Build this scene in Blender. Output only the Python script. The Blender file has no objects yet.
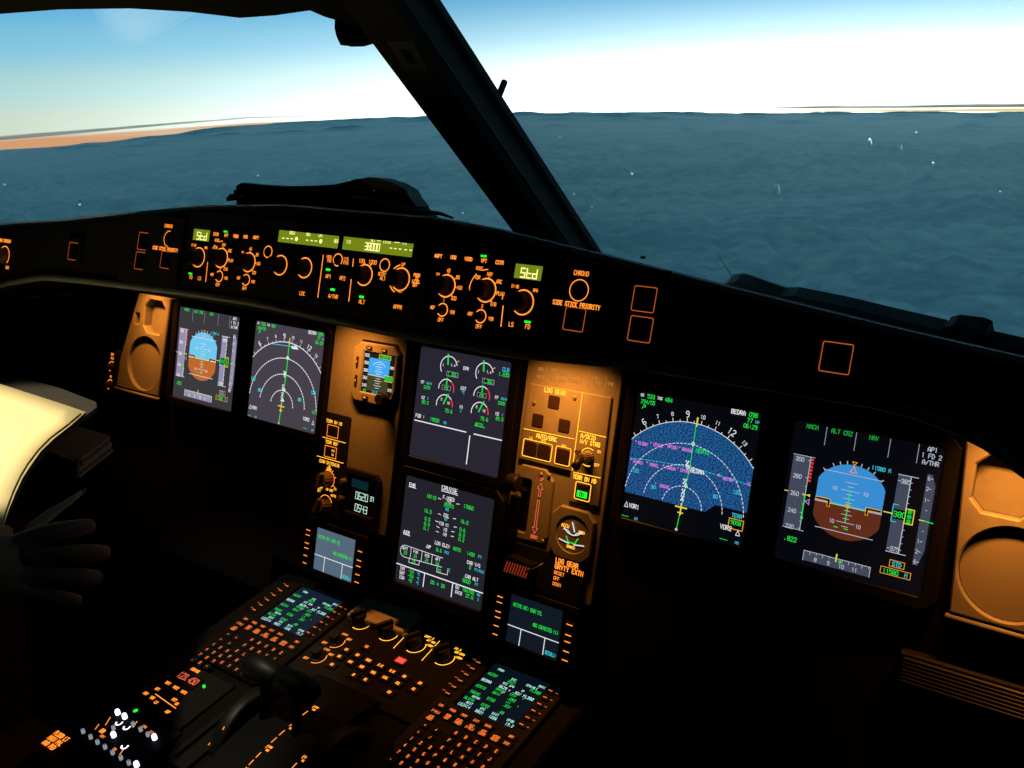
import bpy, bmesh, math, random
from math import sin, cos, pi, radians, atan, sqrt, tan, exp, hypot
from mathutils import Vector, Matrix, noise
from mathutils.geometry import tessellate_polygon
random.seed(7)
scene = bpy.context.scene
COL = scene.collection

# ------------------------------------------------------------------ camera
CAM = Vector((0.7905, -1.0034, 1.4666))
FPX = 961.36
RT = Vector((0.8204, 0.5719, -0.0018)); DN = Vector((0.1613, -0.2344, -0.9587)); FW = Vector((-0.5486, 0.7861, -0.2845))
cam = bpy.data.cameras.new('camera'); cam_o = bpy.data.objects.new('camera', cam); COL.objects.link(cam_o)
cam.sensor_width = 36; cam.lens = FPX / 1024 * 36; cam.clip_start = 0.02; cam.clip_end = 200000
mm = Matrix((RT, -DN, -FW)).transposed().to_4x4(); mm.translation = CAM
cam_o.matrix_world = mm
scene.camera = cam_o
scene.view_settings.view_transform = 'Standard'; scene.view_settings.look = 'None'
scene.view_settings.exposure = 0; scene.view_settings.gamma = 1; scene.view_settings.use_curve_mapping = False
scene.cycles.max_bounces = 8; scene.cycles.transparent_max_bounces = 12

def ray(px, py):
    return (RT * ((px - 512) / FPX) + DN * ((py - 384) / FPX) + FW).normalized()
def hit(px, py, p0, n):
    d = ray(px, py); p0 = Vector(p0); n = Vector(n)
    return CAM + d * ((p0 - CAM).dot(n) / d.dot(n))
def at(px, py, dist):
    """world point seen at a photo pixel, measured distance from the lens"""
    return CAM + ray(px, py) * dist

# ------------------------------------------------------------------ frames of the real panels
class Frame:
    def __init__(s, O, U, V):
        s.O = Vector(O); s.U = Vector(U).normalized(); s.V = Vector(V).normalized(); s.N = s.U.cross(s.V)
    def w(s, u, v, h=0): return s.O + s.U * u + s.V * v + s.N * h
    def px(s, x, y, h=0):
        p = hit(x, y, s.O + s.N * h, s.N) - s.O
        return (p.dot(s.U), p.dot(s.V))
    def mat(s, u=0, v=0, h=0):
        m = Matrix((s.U, s.V, s.N)).transposed().to_4x4(); m.translation = s.w(u, v, h); return m
t_ = radians(12.6); f_ = atan(.3); p_ = radians(9)
M = Frame((0, 0, 1.05), (1, 0, 0), (0, sin(t_), cos(t_)))            # main instrument panel
F = Frame((0, -.2083, 1.2976), (1, 0, 0), (0, sin(f_), cos(f_)))     # glareshield face
P = Frame((0, -.08, .707), (1, 0, 0), (0, cos(p_), sin(p_)))         # centre pedestal

# ------------------------------------------------------------------ materials
def lin(c):
    return tuple((x / 255 / 12.92) if x / 255 <= .04045 else ((x / 255 + .055) / 1.055) ** 2.4 for x in c)
MATS = {}
def pbr(name, col, rough=.5, metal=0, spec=.5, noise_amt=.25, scale=60, bump=0, linear=True):
    m = bpy.data.materials.new(name); m.use_nodes = True; nt = m.node_tree; b = nt.nodes['Principled BSDF']
    c = col if linear else lin(col)
    tc = nt.nodes.new('ShaderNodeTexCoord'); n = nt.nodes.new('ShaderNodeTexNoise'); n.inputs['Scale'].default_value = scale
    n.inputs['Detail'].default_value = 4
    nt.links.new(tc.outputs['Object'], n.inputs['Vector'])
    r = nt.nodes.new('ShaderNodeMix'); r.data_type = 'RGBA'
    r.inputs['A'].default_value = (*[x * (1 - noise_amt) for x in c], 1); r.inputs['B'].default_value = (*[min(1, x * (1 + noise_amt)) for x in c], 1)
    nt.links.new(n.outputs['Fac'], r.inputs['Factor']); nt.links.new(r.outputs['Result'], b.inputs['Base Color'])
    b.inputs['Roughness'].default_value = rough; b.inputs['Metallic'].default_value = metal
    b.inputs['Specular IOR Level'].default_value = spec
    if bump:
        bp = nt.nodes.new('ShaderNodeBump'); bp.inputs['Strength'].default_value = bump; bp.inputs['Distance'].default_value = .001
        nt.links.new(n.outputs['Fac'], bp.inputs['Height']); nt.links.new(bp.outputs['Normal'], b.inputs['Normal'])
    MATS[name] = m; return m
def emi(name, col, k=1.0, sample=False):
    m = bpy.data.materials.new(name); m.use_nodes = True; nt = m.node_tree; b = nt.nodes['Principled BSDF']
    c = lin(col)
    b.inputs['Base Color'].default_value = (0.003, 0.003, 0.003, 1); b.inputs['Roughness'].default_value = .5
    b.inputs['Specular IOR Level'].default_value = .08
    b.inputs['Emission Color'].default_value = (*c, 1); b.inputs['Emission Strength'].default_value = k
    m.cycles.emission_sampling = 'AUTO' if sample else 'NONE'
    MATS[name] = m; return m
pbr('black', (.0022, .0022, .0026), .65, spec=.06, bump=.1)
pbr('black_gloss', (.004, .004, .005), .35, spec=.15)
pbr('bezel', (.0028, .0028, .003), .5, spec=.12)
pbr('glare_vinyl', (.010, .010, .011), .75, spec=.2, bump=.3, scale=300)
pbr('lip', (.11, .125, .12), .5, metal=0)
pbr('highlight_strip', (.55, .60, .62), .5)
pbr('seam', (.05, .052, .055), .5, spec=.4)
pbr('panel', (.105, .105, .10), .6, spec=.3, noise_amt=.18, scale=90, bump=.12)
pbr('panel_dark', (.005, .005, .005), .65, spec=.08)
pbr('fcu_face', (.012, .012, .013), .55, spec=.25)
pbr('knob', (.0035, .0035, .0035), .5, spec=.2)
pbr('knob_grey', (.07, .055, .045), .5)
pbr('button', (.012, .007, .006), .5, spec=.2)
pbr('key', (.006, .006, .006), .6, spec=.12)
pbr('screw', (.16, .15, .13), .35, metal=.6)
pbr('steel', (.3, .3, .3), .35, metal=.9)
pbr('post', (.016, .017, .018), .7, spec=.3, bump=.2, scale=200)
pbr('placard', (.05, .055, .055), .6)
pbr('rubber', (.006, .006, .006), .7, spec=.2)
pbr('wiper', (.02, .022, .024), .5)
pbr('wiper_steel', (.8, .85, .88), .4)
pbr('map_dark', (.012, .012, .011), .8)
pbr('map_grey', (.09, .10, .10), .7, scale=25)
pbr('paper', (.85, .74, .40), .8, noise_amt=.04, scale=8)
pbr('cover', (.55, .48, .38), .6, bump=.3, scale=120)
pbr('board', (.035, .03, .026), .7)
pbr('skin', (.42, .17, .085), .6, noise_amt=.15, scale=40)
pbr('sleeve', (.02, .02, .025), .9)
pbr('pen', (.9, .62, .38), .5)
pbr('room', (.02, .02, .021), .8, spec=.2)
pbr('rib', (.03, .026, .024), .5)
pbr('pages', (.16, .14, .12), .7)
pbr('grey_plate', (.30, .27, .24), .6)
OR = emi('orange', (255, 138, 44), 1.6)
emi('orange_dim', (255, 118, 50), .5)
emi('amber', (255, 178, 48), 2.0)
emi('red_stripe', (150, 48, 30), .7)
emi('placard_ink', (255, 176, 80), .55)
emi('red_text', (255, 110, 80), .9)
emi('green_light', (30, 255, 60), 1.1)
emi('red_light', (255, 60, 50), 1.6)
emi('lcd', (122, 140, 24), .9, True)
emi('lcd_text', (255, 248, 150), 1.2)
emi('white_lamp', (235, 228, 255), 2.2)
emi('white_knob', (190, 205, 220), .45)
emi('white', (235, 235, 240), 1); emi('white_dim', (150, 150, 160), 1)
emi('green', (30, 225, 70), 1); emi('cyan', (60, 200, 220), 1); emi('magenta', (225, 120, 225), 1)
emi('yellow', (235, 215, 60), 1); emi('red', (235, 60, 60), 1); emi('amber_sym', (240, 160, 40), 1)
emi('violet_white', (215, 205, 250), 1.1)
emi('clock_digits', (190, 235, 215), 1.1); emi('clock_dim', (8, 38, 44), 1)
emi('green_soft', (24, 172, 58), 1)
emi('green_dim', (20, 150, 60), 1)
def screen_mat(name, col, grain=.12, sc=900):
    m = emi(name, col, 1, True); nt = m.node_tree; b = nt.nodes['Principled BSDF']
    b.inputs['Roughness'].default_value = .7; b.inputs['Specular IOR Level'].default_value = 0
    tc = nt.nodes.new('ShaderNodeTexCoord'); n = nt.nodes.new('ShaderNodeTexNoise'); n.inputs['Scale'].default_value = sc
    nt.links.new(tc.outputs['Object'], n.inputs['Vector'])
    mr = nt.nodes.new('ShaderNodeMapRange'); mr.inputs['From Min'].default_value = .3; mr.inputs['From Max'].default_value = .7
    mr.inputs['To Min'].default_value = 1 - grain; mr.inputs['To Max'].default_value = 1 + grain
    nt.links.new(n.outputs['Fac'], mr.inputs['Value']); nt.links.new(mr.outputs['Result'], b.inputs['Emission Strength'])
    return m
screen_mat('scr_pfdl', (58, 57, 62)); screen_mat('scr_ndl', (70, 64, 74)); screen_mat('scr_ewd', (40, 38, 50))
screen_mat('scr_sd', (34, 34, 43)); screen_mat('scr_dark', (7, 8, 13)); screen_mat('scr_dcdul', (84, 104, 122))
screen_mat('scr_dcdur', (17, 26, 36)); screen_mat('scr_mcdul', (18, 32, 48)); screen_mat('scr_mcdur', (6, 18, 28)); screen_mat('scr_isis', (14, 22, 18))
screen_mat('sky_r', (56, 140, 208), .05); screen_mat('gnd_r', (96, 44, 26), .05)
screen_mat('sky_l', (112, 200, 240), .05); screen_mat('gnd_l', (190, 104, 44), .05)
screen_mat('sky_i', (60, 170, 245), .05); screen_mat('gnd_i', (62, 66, 38), .05)
screen_mat('tape_r', (66, 72, 88), .05); screen_mat('tape_l', (150, 142, 172), .05)
# weather / terrain picture of the right navigation display
def terrain_mat():
    m = emi('terrain', (36, 92, 150), 1, True); nt = m.node_tree; b = nt.nodes['Principled BSDF']
    tc = nt.nodes.new('ShaderNodeTexCoord'); mp = nt.nodes.new('ShaderNodeMapping'); mp.inputs['Scale'].default_value = (420, 900, 1)
    n = nt.nodes.new('ShaderNodeTexNoise'); n.inputs['Scale'].default_value = 1; n.inputs['Detail'].default_value = 3
    nt.links.new(tc.outputs['Object'], mp.inputs['Vector']); nt.links.new(mp.outputs['Vector'], n.inputs['Vector'])
    cr = nt.nodes.new('ShaderNodeValToRGB'); cr.color_ramp.elements[0].position = .40; cr.color_ramp.elements[0].color = (*lin((8, 28, 70)), 1)
    cr.color_ramp.elements[1].position = .60; cr.color_ramp.elements[1].color = (*lin((40, 104, 164)), 1)
    nt.links.new(n.outputs['Fac'], cr.inputs['Fac']); nt.links.new(cr.outputs['Color'], b.inputs['Emission Color'])
terrain_mat()
def grille_mat():
    m = pbr('grille', (.16, .15, .14), .6); nt = m.node_tree; b = nt.nodes['Principled BSDF']
    tc = nt.nodes.new('ShaderNodeTexCoord'); mp = nt.nodes.new('ShaderNodeMapping'); mp.inputs['Scale'].default_value = (420, 420, 420)
    mp.inputs['Rotation'].default_value = (0, 0, .78)
    v = nt.nodes.new('ShaderNodeTexVoronoi'); v.inputs['Randomness'].default_value = 0; v.inputs['Scale'].default_value = 1
    nt.links.new(tc.outputs['Object'], mp.inputs['Vector']); nt.links.new(mp.outputs['Vector'], v.inputs['Vector'])
    cr = nt.nodes.new('ShaderNodeValToRGB'); cr.color_ramp.elements[0].position = .28; cr.color_ramp.elements[0].color = (.01, .01, .01, 1)
    cr.color_ramp.elements[1].position = .38; cr.color_ramp.elements[1].color = (.11, .105, .10, 1)
    nt.links.new(v.outputs['Distance'], cr.inputs['Fac']); nt.links.new(cr.outputs['Color'], b.inputs['Base Color'])
grille_mat()
def glass_mat():
    m = bpy.data.materials.new('windshield_glass'); m.use_nodes = True; nt = m.node_tree
    for n in list(nt.nodes): nt.nodes.remove(n)
    o = nt.nodes.new('ShaderNodeOutputMaterial'); mx = nt.nodes.new('ShaderNodeMixShader')
    tr = nt.nodes.new('ShaderNodeBsdfTransparent'); tr.inputs['Color'].default_value = (.97, .99, .99, 1)
    gl = nt.nodes.new('ShaderNodeBsdfGlossy'); gl.inputs['Roughness'].default_value = .01
    fr = nt.nodes.new('ShaderNodeFresnel'); fr.inputs['IOR'].default_value = 2.0
    nt.links.new(fr.outputs['Fac'], mx.inputs['Fac']); nt.links.new(tr.outputs[0], mx.inputs[1]); nt.links.new(gl.outputs[0], mx.inputs[2])
    nt.links.new(mx.outputs[0], o.inputs['Surface']); MATS['glass'] = m
glass_mat()
def ice_mat():
    m = bpy.data.materials.new('ice'); m.use_nodes = True; nt = m.node_tree; MATS['ice'] = m
    for n in list(nt.nodes): nt.nodes.remove(n)
    o = nt.nodes.new('ShaderNodeOutputMaterial'); g = nt.nodes.new('ShaderNodeBsdfGlass'); g.inputs['IOR'].default_value = 1.31; g.inputs['Roughness'].default_value = .12
    nt.links.new(g.outputs[0], o.inputs['Surface'])
ice_mat()

# ------------------------------------------------------------------ mesh builder
# stroke lettering: polylines of grid points, x 0-4, y 0-6
G = {}
GL = '''
A 0004264440 0242
B 000636454433 0333 3342413000
C 4536160501103041
D 00062644422000
E 46060040 0333
F 460600 0333
G 453616050110304143 4323
H 0006 4046 0343
I 2026 1030 1636
J 0110304146
K 0006 4603 0340
L 060040
M 0006234640
N 00064046
O 103041453616050110
P 000636454433 3303
Q 103041453616050110 2240
R 000636454433 3303 2340
S 4536160504134241301001
T 0646 2026
U 060110304146
V 062046
W 0610233046
X 0046 0640
Y 062346 2320
Z 06460040
0 103041453616050110
1 152620
2 051636454400 0040
3 0516364544334241301001 1333
4 30360242
6 3616050110304142331302
7 064610
8 13040516364544331302011030414233
9 1030414536160504134344
- 0343
/ 0046
+ 0343 2125
: 2122 2425
* 1434 2325
< 420345
> 014305
( 36151130
) 16353110
= 0242 0444
! 2326 2021
@ 1434453515
^ 022642
% 0046 0506 4041
5 460604344241301001
. 1011
'''
for _l in GL.strip().split('\n'):
    _k, _v = _l.split(' ', 1); G[_k] = [[(int(p[i]), int(p[i + 1])) for i in range(0, len(p), 2)] for p in _v.split()]
def seg7(ch):
    S = {'0': 'abcdef', '1': 'bc', '2': 'abged', '3': 'abgcd', '4': 'fgbc', '5': 'afgcd', '6': 'afgedc', '7': 'abc', '8': 'abcdefg', '9': 'abcfgd', '-': 'g', 'S': 'afgcd', 't': 'fged', 'd': 'bcged'}
    L = {'a': ((0, 6), (4, 6)), 'b': ((4, 6), (4, 3)), 'c': ((4, 3), (4, 0)), 'd': ((0, 0), (4, 0)), 'e': ((0, 3), (0, 0)), 'f': ((0, 6), (0, 3)), 'g': ((0, 3), (4, 3))}
    return [list(L[c]) for c in S.get(ch, '')]

def offset_poly(pts, d):
    n = len(pts); a = sum(pts[i][0] * pts[(i + 1) % n][1] - pts[(i + 1) % n][0] * pts[i][1] for i in range(n))
    s = 1 if a > 0 else -1; out = []
    for i in range(n):
        p0, p1, p2 = pts[i - 1], pts[i], pts[(i + 1) % n]
        e1 = Vector((p1[0] - p0[0], p1[1] - p0[1])); e2 = Vector((p2[0] - p1[0], p2[1] - p1[1]))
        if e1.length < 1e-9 or e2.length < 1e-9: out.append(p1); continue
        e1.normalize(); e2.normalize()
        n1 = Vector((-e1.y, e1.x)) * s; n2 = Vector((-e2.y, e2.x)) * s
        b = n1 + n2
        if b.length < 1e-6: b = n1.copy()
        b.normalize(); k = d / max(.35, b.dot(n1))
        out.append((p1[0] + b.x * k, p1[1] + b.y * k))
    return out
def circ(u, v, r, n=40, rv=None, a0=0): return [(u + r * cos(a0 + 2 * pi * i / n), v + (rv or r) * sin(a0 + 2 * pi * i / n)) for i in range(n)]
def rect(u0, v0, u1, v1): return [(u0, v0), (u1, v0), (u1, v1), (u0, v1)]
def rrect(u0, v0, u1, v1, r, n=4):
    o = []
    for cx, cy, a in ((u1 - r, v1 - r, 0), (u0 + r, v1 - r, pi / 2), (u0 + r, v0 + r, pi), (u1 - r, v0 + r, 1.5 * pi)):
        for i in range(n + 1): o.append((cx + r * cos(a + i * pi / 2 / n), cy + r * sin(a + i * pi / 2 / n)))
    return o
def octo(u0, v0, u1, v1, c): return [(u0 + c, v0), (u1 - c, v0), (u1, v0 + c), (u1, v1 - c), (u1 - c, v1), (u0 + c, v1), (u0, v1 - c), (u0, v0 + c)]

class MB:
    def __init__(s): s.v = []; s.f = []; s.m = []; s.sm = []; s.mats = []
    def mi(s, mat):
        if mat not in s.mats: s.mats.append(mat)
        return s.mats.index(mat)
    def vs(s, pts):
        b = len(s.v); s.v += [tuple(p) for p in pts]; return b
    def fc(s, idx, mat, sm=False): s.f.append(tuple(idx)); s.m.append(s.mi(mat)); s.sm.append(sm)
    def flat(s, pts, h, mat):
        b = s.vs([(p[0], p[1], h) for p in pts])
        if len(pts) <= 4: s.fc(range(b, b + len(pts)), mat)
        else:
            for t in tessellate_polygon([[Vector((p[0], p[1], 0)) for p in pts]]): s.fc([b + i for i in t], mat)
    def plate(s, outer, holes, h0, h1, mat, bev=.0006, side=None, hole_floor=None):
        """extruded plate with holes, bevelled front edge; hole_floor=(depth_h, material) closes the holes further back"""
        side = side or mat
        loops = [outer] + list(holes)
        ins = [offset_poly(outer, bev)] + [offset_poly(h, -bev) for h in holes]
        allp = [p for l in ins for p in l]
        b = s.vs([(p[0], p[1], h1) for p in allp])
        for t in tessellate_polygon([[Vector((p[0], p[1], 0)) for p in l] for l in ins]): s.fc([b + i for i in t], mat)
        k = b
        for l, li in zip(loops, ins):
            n = len(l)
            b1 = s.vs([(p[0], p[1], h1 - bev) for p in l]); b0 = s.vs([(p[0], p[1], h0) for p in l])
            for i in range(n):
                j = (i + 1) % n
                s.fc((k + i, k + j, b1 + j, b1 + i), mat); s.fc((b1 + i, b1 + j, b0 + j, b0 + i), side)
            k += n
        b = s.vs([(p[0], p[1], h0) for p in [q for l in loops for q in l]])
        for t in tessellate_polygon([[Vector((p[0], p[1], 0)) for p in l] for l in loops]): s.fc([b + i for i in t], side)
        if hole_floor:
            for hl in holes:
                big = offset_poly(hl, -.001); s.flat(big, hole_floor[0], hole_floor[1])
    def strip(s, pts, w, h, mat, closed=False):
        n = len(pts); L = []; R = []
        for i in range(n):
            p = Vector(pts[i][:2]); a = Vector(pts[i - 1][:2]) if (i or closed) else None; c = Vector(pts[(i + 1) % n][:2]) if (i < n - 1 or closed) else None
            d1 = (p - a).normalized() if a is not None and (p - a).length > 1e-9 else None
            d2 = (c - p).normalized() if c is not None and (c - p).length > 1e-9 else None
            if d1 is None and d2 is None: return
            d1 = d1 or d2; d2 = d2 or d1
            n1 = Vector((-d1.y, d1.x)); n2 = Vector((-d2.y, d2.x)); b = n1 + n2
            if b.length < .2: b = n1.copy()
            b.normalize(); k = w / 2 / max(.5, b.dot(n1))
            if not closed and i == 0: p = p - d2 * w * .4
            if not closed and i == n - 1: p = p + d1 * w * .4
            L.append(p + b * k); R.append(p - b * k)
        bl = s.vs([(q.x, q.y, h) for q in L]); br = s.vs([(q.x, q.y, h) for q in R])
        for i in range(n if closed else n - 1):
            j = (i + 1) % n; s.fc((bl + i, bl + j, br + j, br + i), mat)
    def arc(s, u, v, r, a0, a1, w, h, mat, n=24, rv=None):
        a0 = radians(a0); a1 = radians(a1)
        s.strip([(u + r * cos(a0 + (a1 - a0) * i / n), v + (rv or r) * sin(a0 + (a1 - a0) * i / n)) for i in range(n + 1)], w, h, mat)
    def ring(s, u, v, r, w, h, mat, n=32): s.strip(circ(u, v, r, n), w, h, mat, True)
    def dashes(s, u, v, r, a0, a1, nd, w, h, mat, duty=.55, clip=None):
        for i in range(nd):
            x0 = a0 + (a1 - a0) * i / nd; x1 = x0 + (a1 - a0) / nd * duty
            am = radians((x0 + x1) / 2)
            if clip and not clip(u + r * cos(am), v + r * sin(am)): continue
            s.arc(u, v, r, x0, x1, w, h, mat, 2)
    def text(s, t, u, v, hgt, h, mat, al='c', wf=.62, w=.15, sp=1.40, seg=False, rot=0):
        """stroke lettering, v is the middle of the line"""
        k = hgt / 6; cw = 4 * k * wf / .78; adv = cw * sp; tot = adv * (len(t) - 1) + cw
        x = -(tot / 2 if al == 'c' else (tot if al == 'r' else 0)); cr, sr = cos(rot), sin(rot)
        for ch in t:
            for pl in (seg7(ch) if seg else G.get(ch.upper(), [])):
                q = [(x + a * cw / 4, (b - 3) * k) for a, b in pl]
                q = [(u + a * cr - b * sr, v + a * sr + b * cr) for a, b in q]
                if len(q) > 1: s.strip(q, hgt * w, h, mat)
            x += adv
    def box(s, u0, v0, h0, u1, v1, h1, mat, bev=0):
        if bev: return s.plate(rect(u0, v0, u1, v1), [], h0, h1, mat, bev)
        b = s.vs([(u0, v0, h0), (u1, v0, h0), (u1, v1, h0), (u0, v1, h0), (u0, v0, h1), (u1, v0, h1), (u1, v1, h1), (u0, v1, h1)])
        for q in ((0, 3, 2, 1), (4, 5, 6, 7), (0, 1, 5, 4), (1, 2, 6, 5), (2, 3, 7, 6), (3, 0, 4, 7)): s.fc([b + i for i in q], mat)
    def lathe(s, u, v, prof, mat, n=28, ridges=0, ridge_amt=.05):
        """profile of (radius, h) turned about the panel normal"""
        rows = []
        for k, (r, h) in enumerate(prof):
            pts = []
            for i in range(n):
                a = 2 * pi * i / n; rr = r * (1 - ridge_amt * (i % 2)) if (ridges and 0 < k < len(prof) - 1) else r
                pts.append((u + rr * cos(a), v + rr * sin(a), h))
            rows.append(s.vs(pts))
        for k in range(len(prof) - 1):
            for i in range(n):
                j = (i + 1) % n; s.fc((rows[k] + i, rows[k] + j, rows[k + 1] + j, rows[k + 1] + i), mat, not ridges)
        r, h = prof[-1]; b = s.vs([(u + r * cos(2 * pi * i / n), v + r * sin(2 * pi * i / n), h) for i in range(n)]); s.fc(range(b, b + n), mat)
    def tube(s, pts, r, mat, n=10, caps=True):
        pts = [Vector(p) for p in pts]; rows = []; N = len(pts)
        rs = r if isinstance(r, (list, tuple)) else [r] * N
        up = None
        for i, p in enumerate(pts):
            d = ((pts[i + 1] if i < N - 1 else p) - (pts[i - 1] if i else p)).normalized()
            if up is None: up = Vector((0, 0, 1)) if abs(d.z) < .9 else Vector((1, 0, 0))
            x = d.cross(up).normalized(); y = x.cross(d).normalized(); up = y
            rows.append(s.vs([p + (x * cos(2 * pi * k / n) + y * sin(2 * pi * k / n)) * rs[i] for k in range(n)]))
        for a, b in zip(rows, rows[1:]):
            for k in range(n): j = (k + 1) % n; s.fc((a + k, a + j, b + j, b + k), mat, True)
        if caps: s.fc(range(rows[0], rows[0] + n), mat); s.fc(range(rows[-1], rows[-1] + n), mat)
    def sweep(s, sections, mat, closed_loop=True, caps=True, sm=False):
        rows = [s.vs(sec) for sec in sections]; n = len(sections[0])
        for a, b in zip(rows, rows[1:]):
            for k in range(n if closed_loop else n - 1): j = (k + 1) % n; s.fc((a + k, a + j, b + j, b + k), mat, sm)
        if caps and closed_loop:
            for sec in (sections[0], sections[-1]):
                b = s.vs(sec); s.fc(range(b, b + n), mat)
    def build(s, name, parent=None, matw=None, normals=True):
        me = bpy.data.meshes.new(name); me.from_pydata(s.v, [], s.f); me.update()
        for m in s.mats: me.materials.append(MATS[m])
        me.polygons.foreach_set('material_index', s.m); me.polygons.foreach_set('use_smooth', s.sm)
        if normals:
            bm = bmesh.new(); bm.from_mesh(me); bmesh.ops.recalc_face_normals(bm, faces=bm.faces); bm.to_mesh(me); bm.free()
        o = bpy.data.objects.new(name, me); COL.objects.link(o)
        if parent is not None: o.parent = parent
        if matw is not None: o.matrix_world = matw
        return o

def tag(o, label=None, cat=None, group=None, kind=None):
    if label: o['label'] = label
    if cat: o['category'] = cat
    if group: o['group'] = group
    if kind: o['kind'] = kind
    return o
def thing(name, label, cat, frame=None, u=0, v=0, h=0, group=None, loc=None):
    o = bpy.data.objects.new(name, None); COL.objects.link(o); o.empty_display_size = .02
    if frame: o.matrix_world = frame.mat(u, v, h)
    elif loc is not None: o.location = loc
    return tag(o, label, cat, group)
H = .0004      # height of engraved / printed lettering above its plate
def knob(parent, u, v, r=.008, hh=.014, h0=0, mat='knob', bar=False, ang=90, name='knob'):
    b = MB(); b.lathe(u, v, [(r * 1.15, h0), (r * 1.15, h0 + hh * .15), (r, h0 + hh * .2), (r * .96, h0 + hh * .93), (r * .85, h0 + hh)], mat, 32, True, .06)
    if bar:
        a = radians(ang); c, s_ = cos(a), sin(a); L = r * 1.05; w = r * .28
        q = [(u + c * x - s_ * y, v + s_ * x + c * y) for x, y in ((-L, -w), (L, -w * .7), (L, w * .7), (-L, w))]
        b.plate(q, [], h0 + hh * .9, h0 + hh * 1.35, mat, .0006)
    return b.build(name, parent)
def button(parent, u, v, w, hgt, h0=0, h1=.0025, mat='button', name='push_button', legend=None, lmat='orange', lh=.003):
    b = MB(); b.plate(rrect(u - w / 2, v - hgt / 2, u + w / 2, v + hgt / 2, min(w, hgt) * .12, 2), [], h0, h1, mat, .0005)
    if legend: b.text(legend, u, v, lh, h1 + H, lmat)
    return b.build(name, parent)
def screw(b, u, v, h=0, r=.0028):
    b.lathe(u, v, [(r, h), (r * .9, h + .0012), (r * .7, h + .0016)], 'screw', 14)
SKYP = [0, .03, .075, .13, .19, .25, .5, 1]
SKYC = [(.62, .60, .38), (.55, .66, .52), (.40, .68, .68), (.22, .60, .82), (.11, .48, .84), (.06, .34, .62), (.06, .22, .32), (.045, .14, .18)]
GL = (27.0, 4.1, 2.6, (1.0, 1.06, 1.05))
# streaks as photo pixels: three points, half width (deg), colour, strength
STREAKS = [((0, 148), (250, 124.5), (400, 117.5), .46, (.80, .40, .20), 1.1), ((0, 138.5), (250, 117), (400, 114), .13, (.12, .15, .17), .9),
           ((700, 111), (860, 110.8), (1060, 110.3), .10, (1.0, .80, .42), 1.2), ((690, 108.5), (860, 107), (1060, 105), .14, (.20, .24, .20), 1.1)]
CLOUD_GLOSS = .3
CLOUD_AMP = .011
HAZE = 1.7e-4

# ================================================================== the six big display units
S = .158
def sc(pts): return [(a * S, b * S) for a, b in pts]
class SB(MB):
    """builder in screen units (-.5 .. .5)"""
    hh = .0006; ts = .92
    def T(s, t, x, y, z, mat, al='c', **k): s.text(t, x * S, y * S, z * S * s.ts, s.hh + .0010, mat, al, w=k.pop('w', .17), **k)
    def L(s, pts, w, mat, closed=False, dh=.0003): s.strip(sc(pts), w * S, s.hh + dh, mat, closed)
    def A(s, pts, mat, dh=0): s.flat(sc(pts), s.hh + dh, mat)
    def R(s, x, y, r, w, mat, a0=0, a1=360, n=30): s.arc(x * S, y * S, r * S, a0, a1, w * S, s.hh + .0003, mat, n)

def display_unit(cx, cy, label, scr, draw, group='large square flight displays'):
    root = thing('display_unit', label, 'display', M, cx, cy, 0)
    b = MB(); b.plate(octo(-.0945, -.0935, .0945, .0935, .012), [rrect(-.0795, -.0795, .0795, .0795, .004)], -.011, .004, 'bezel', .0012)
    b.build('bezel', root)
    b = MB(); b.flat(rect(-.0800, -.0800, .0800, .0800), .0003, scr); s = b.build('screen', root)
    draw(s); return root

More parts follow.
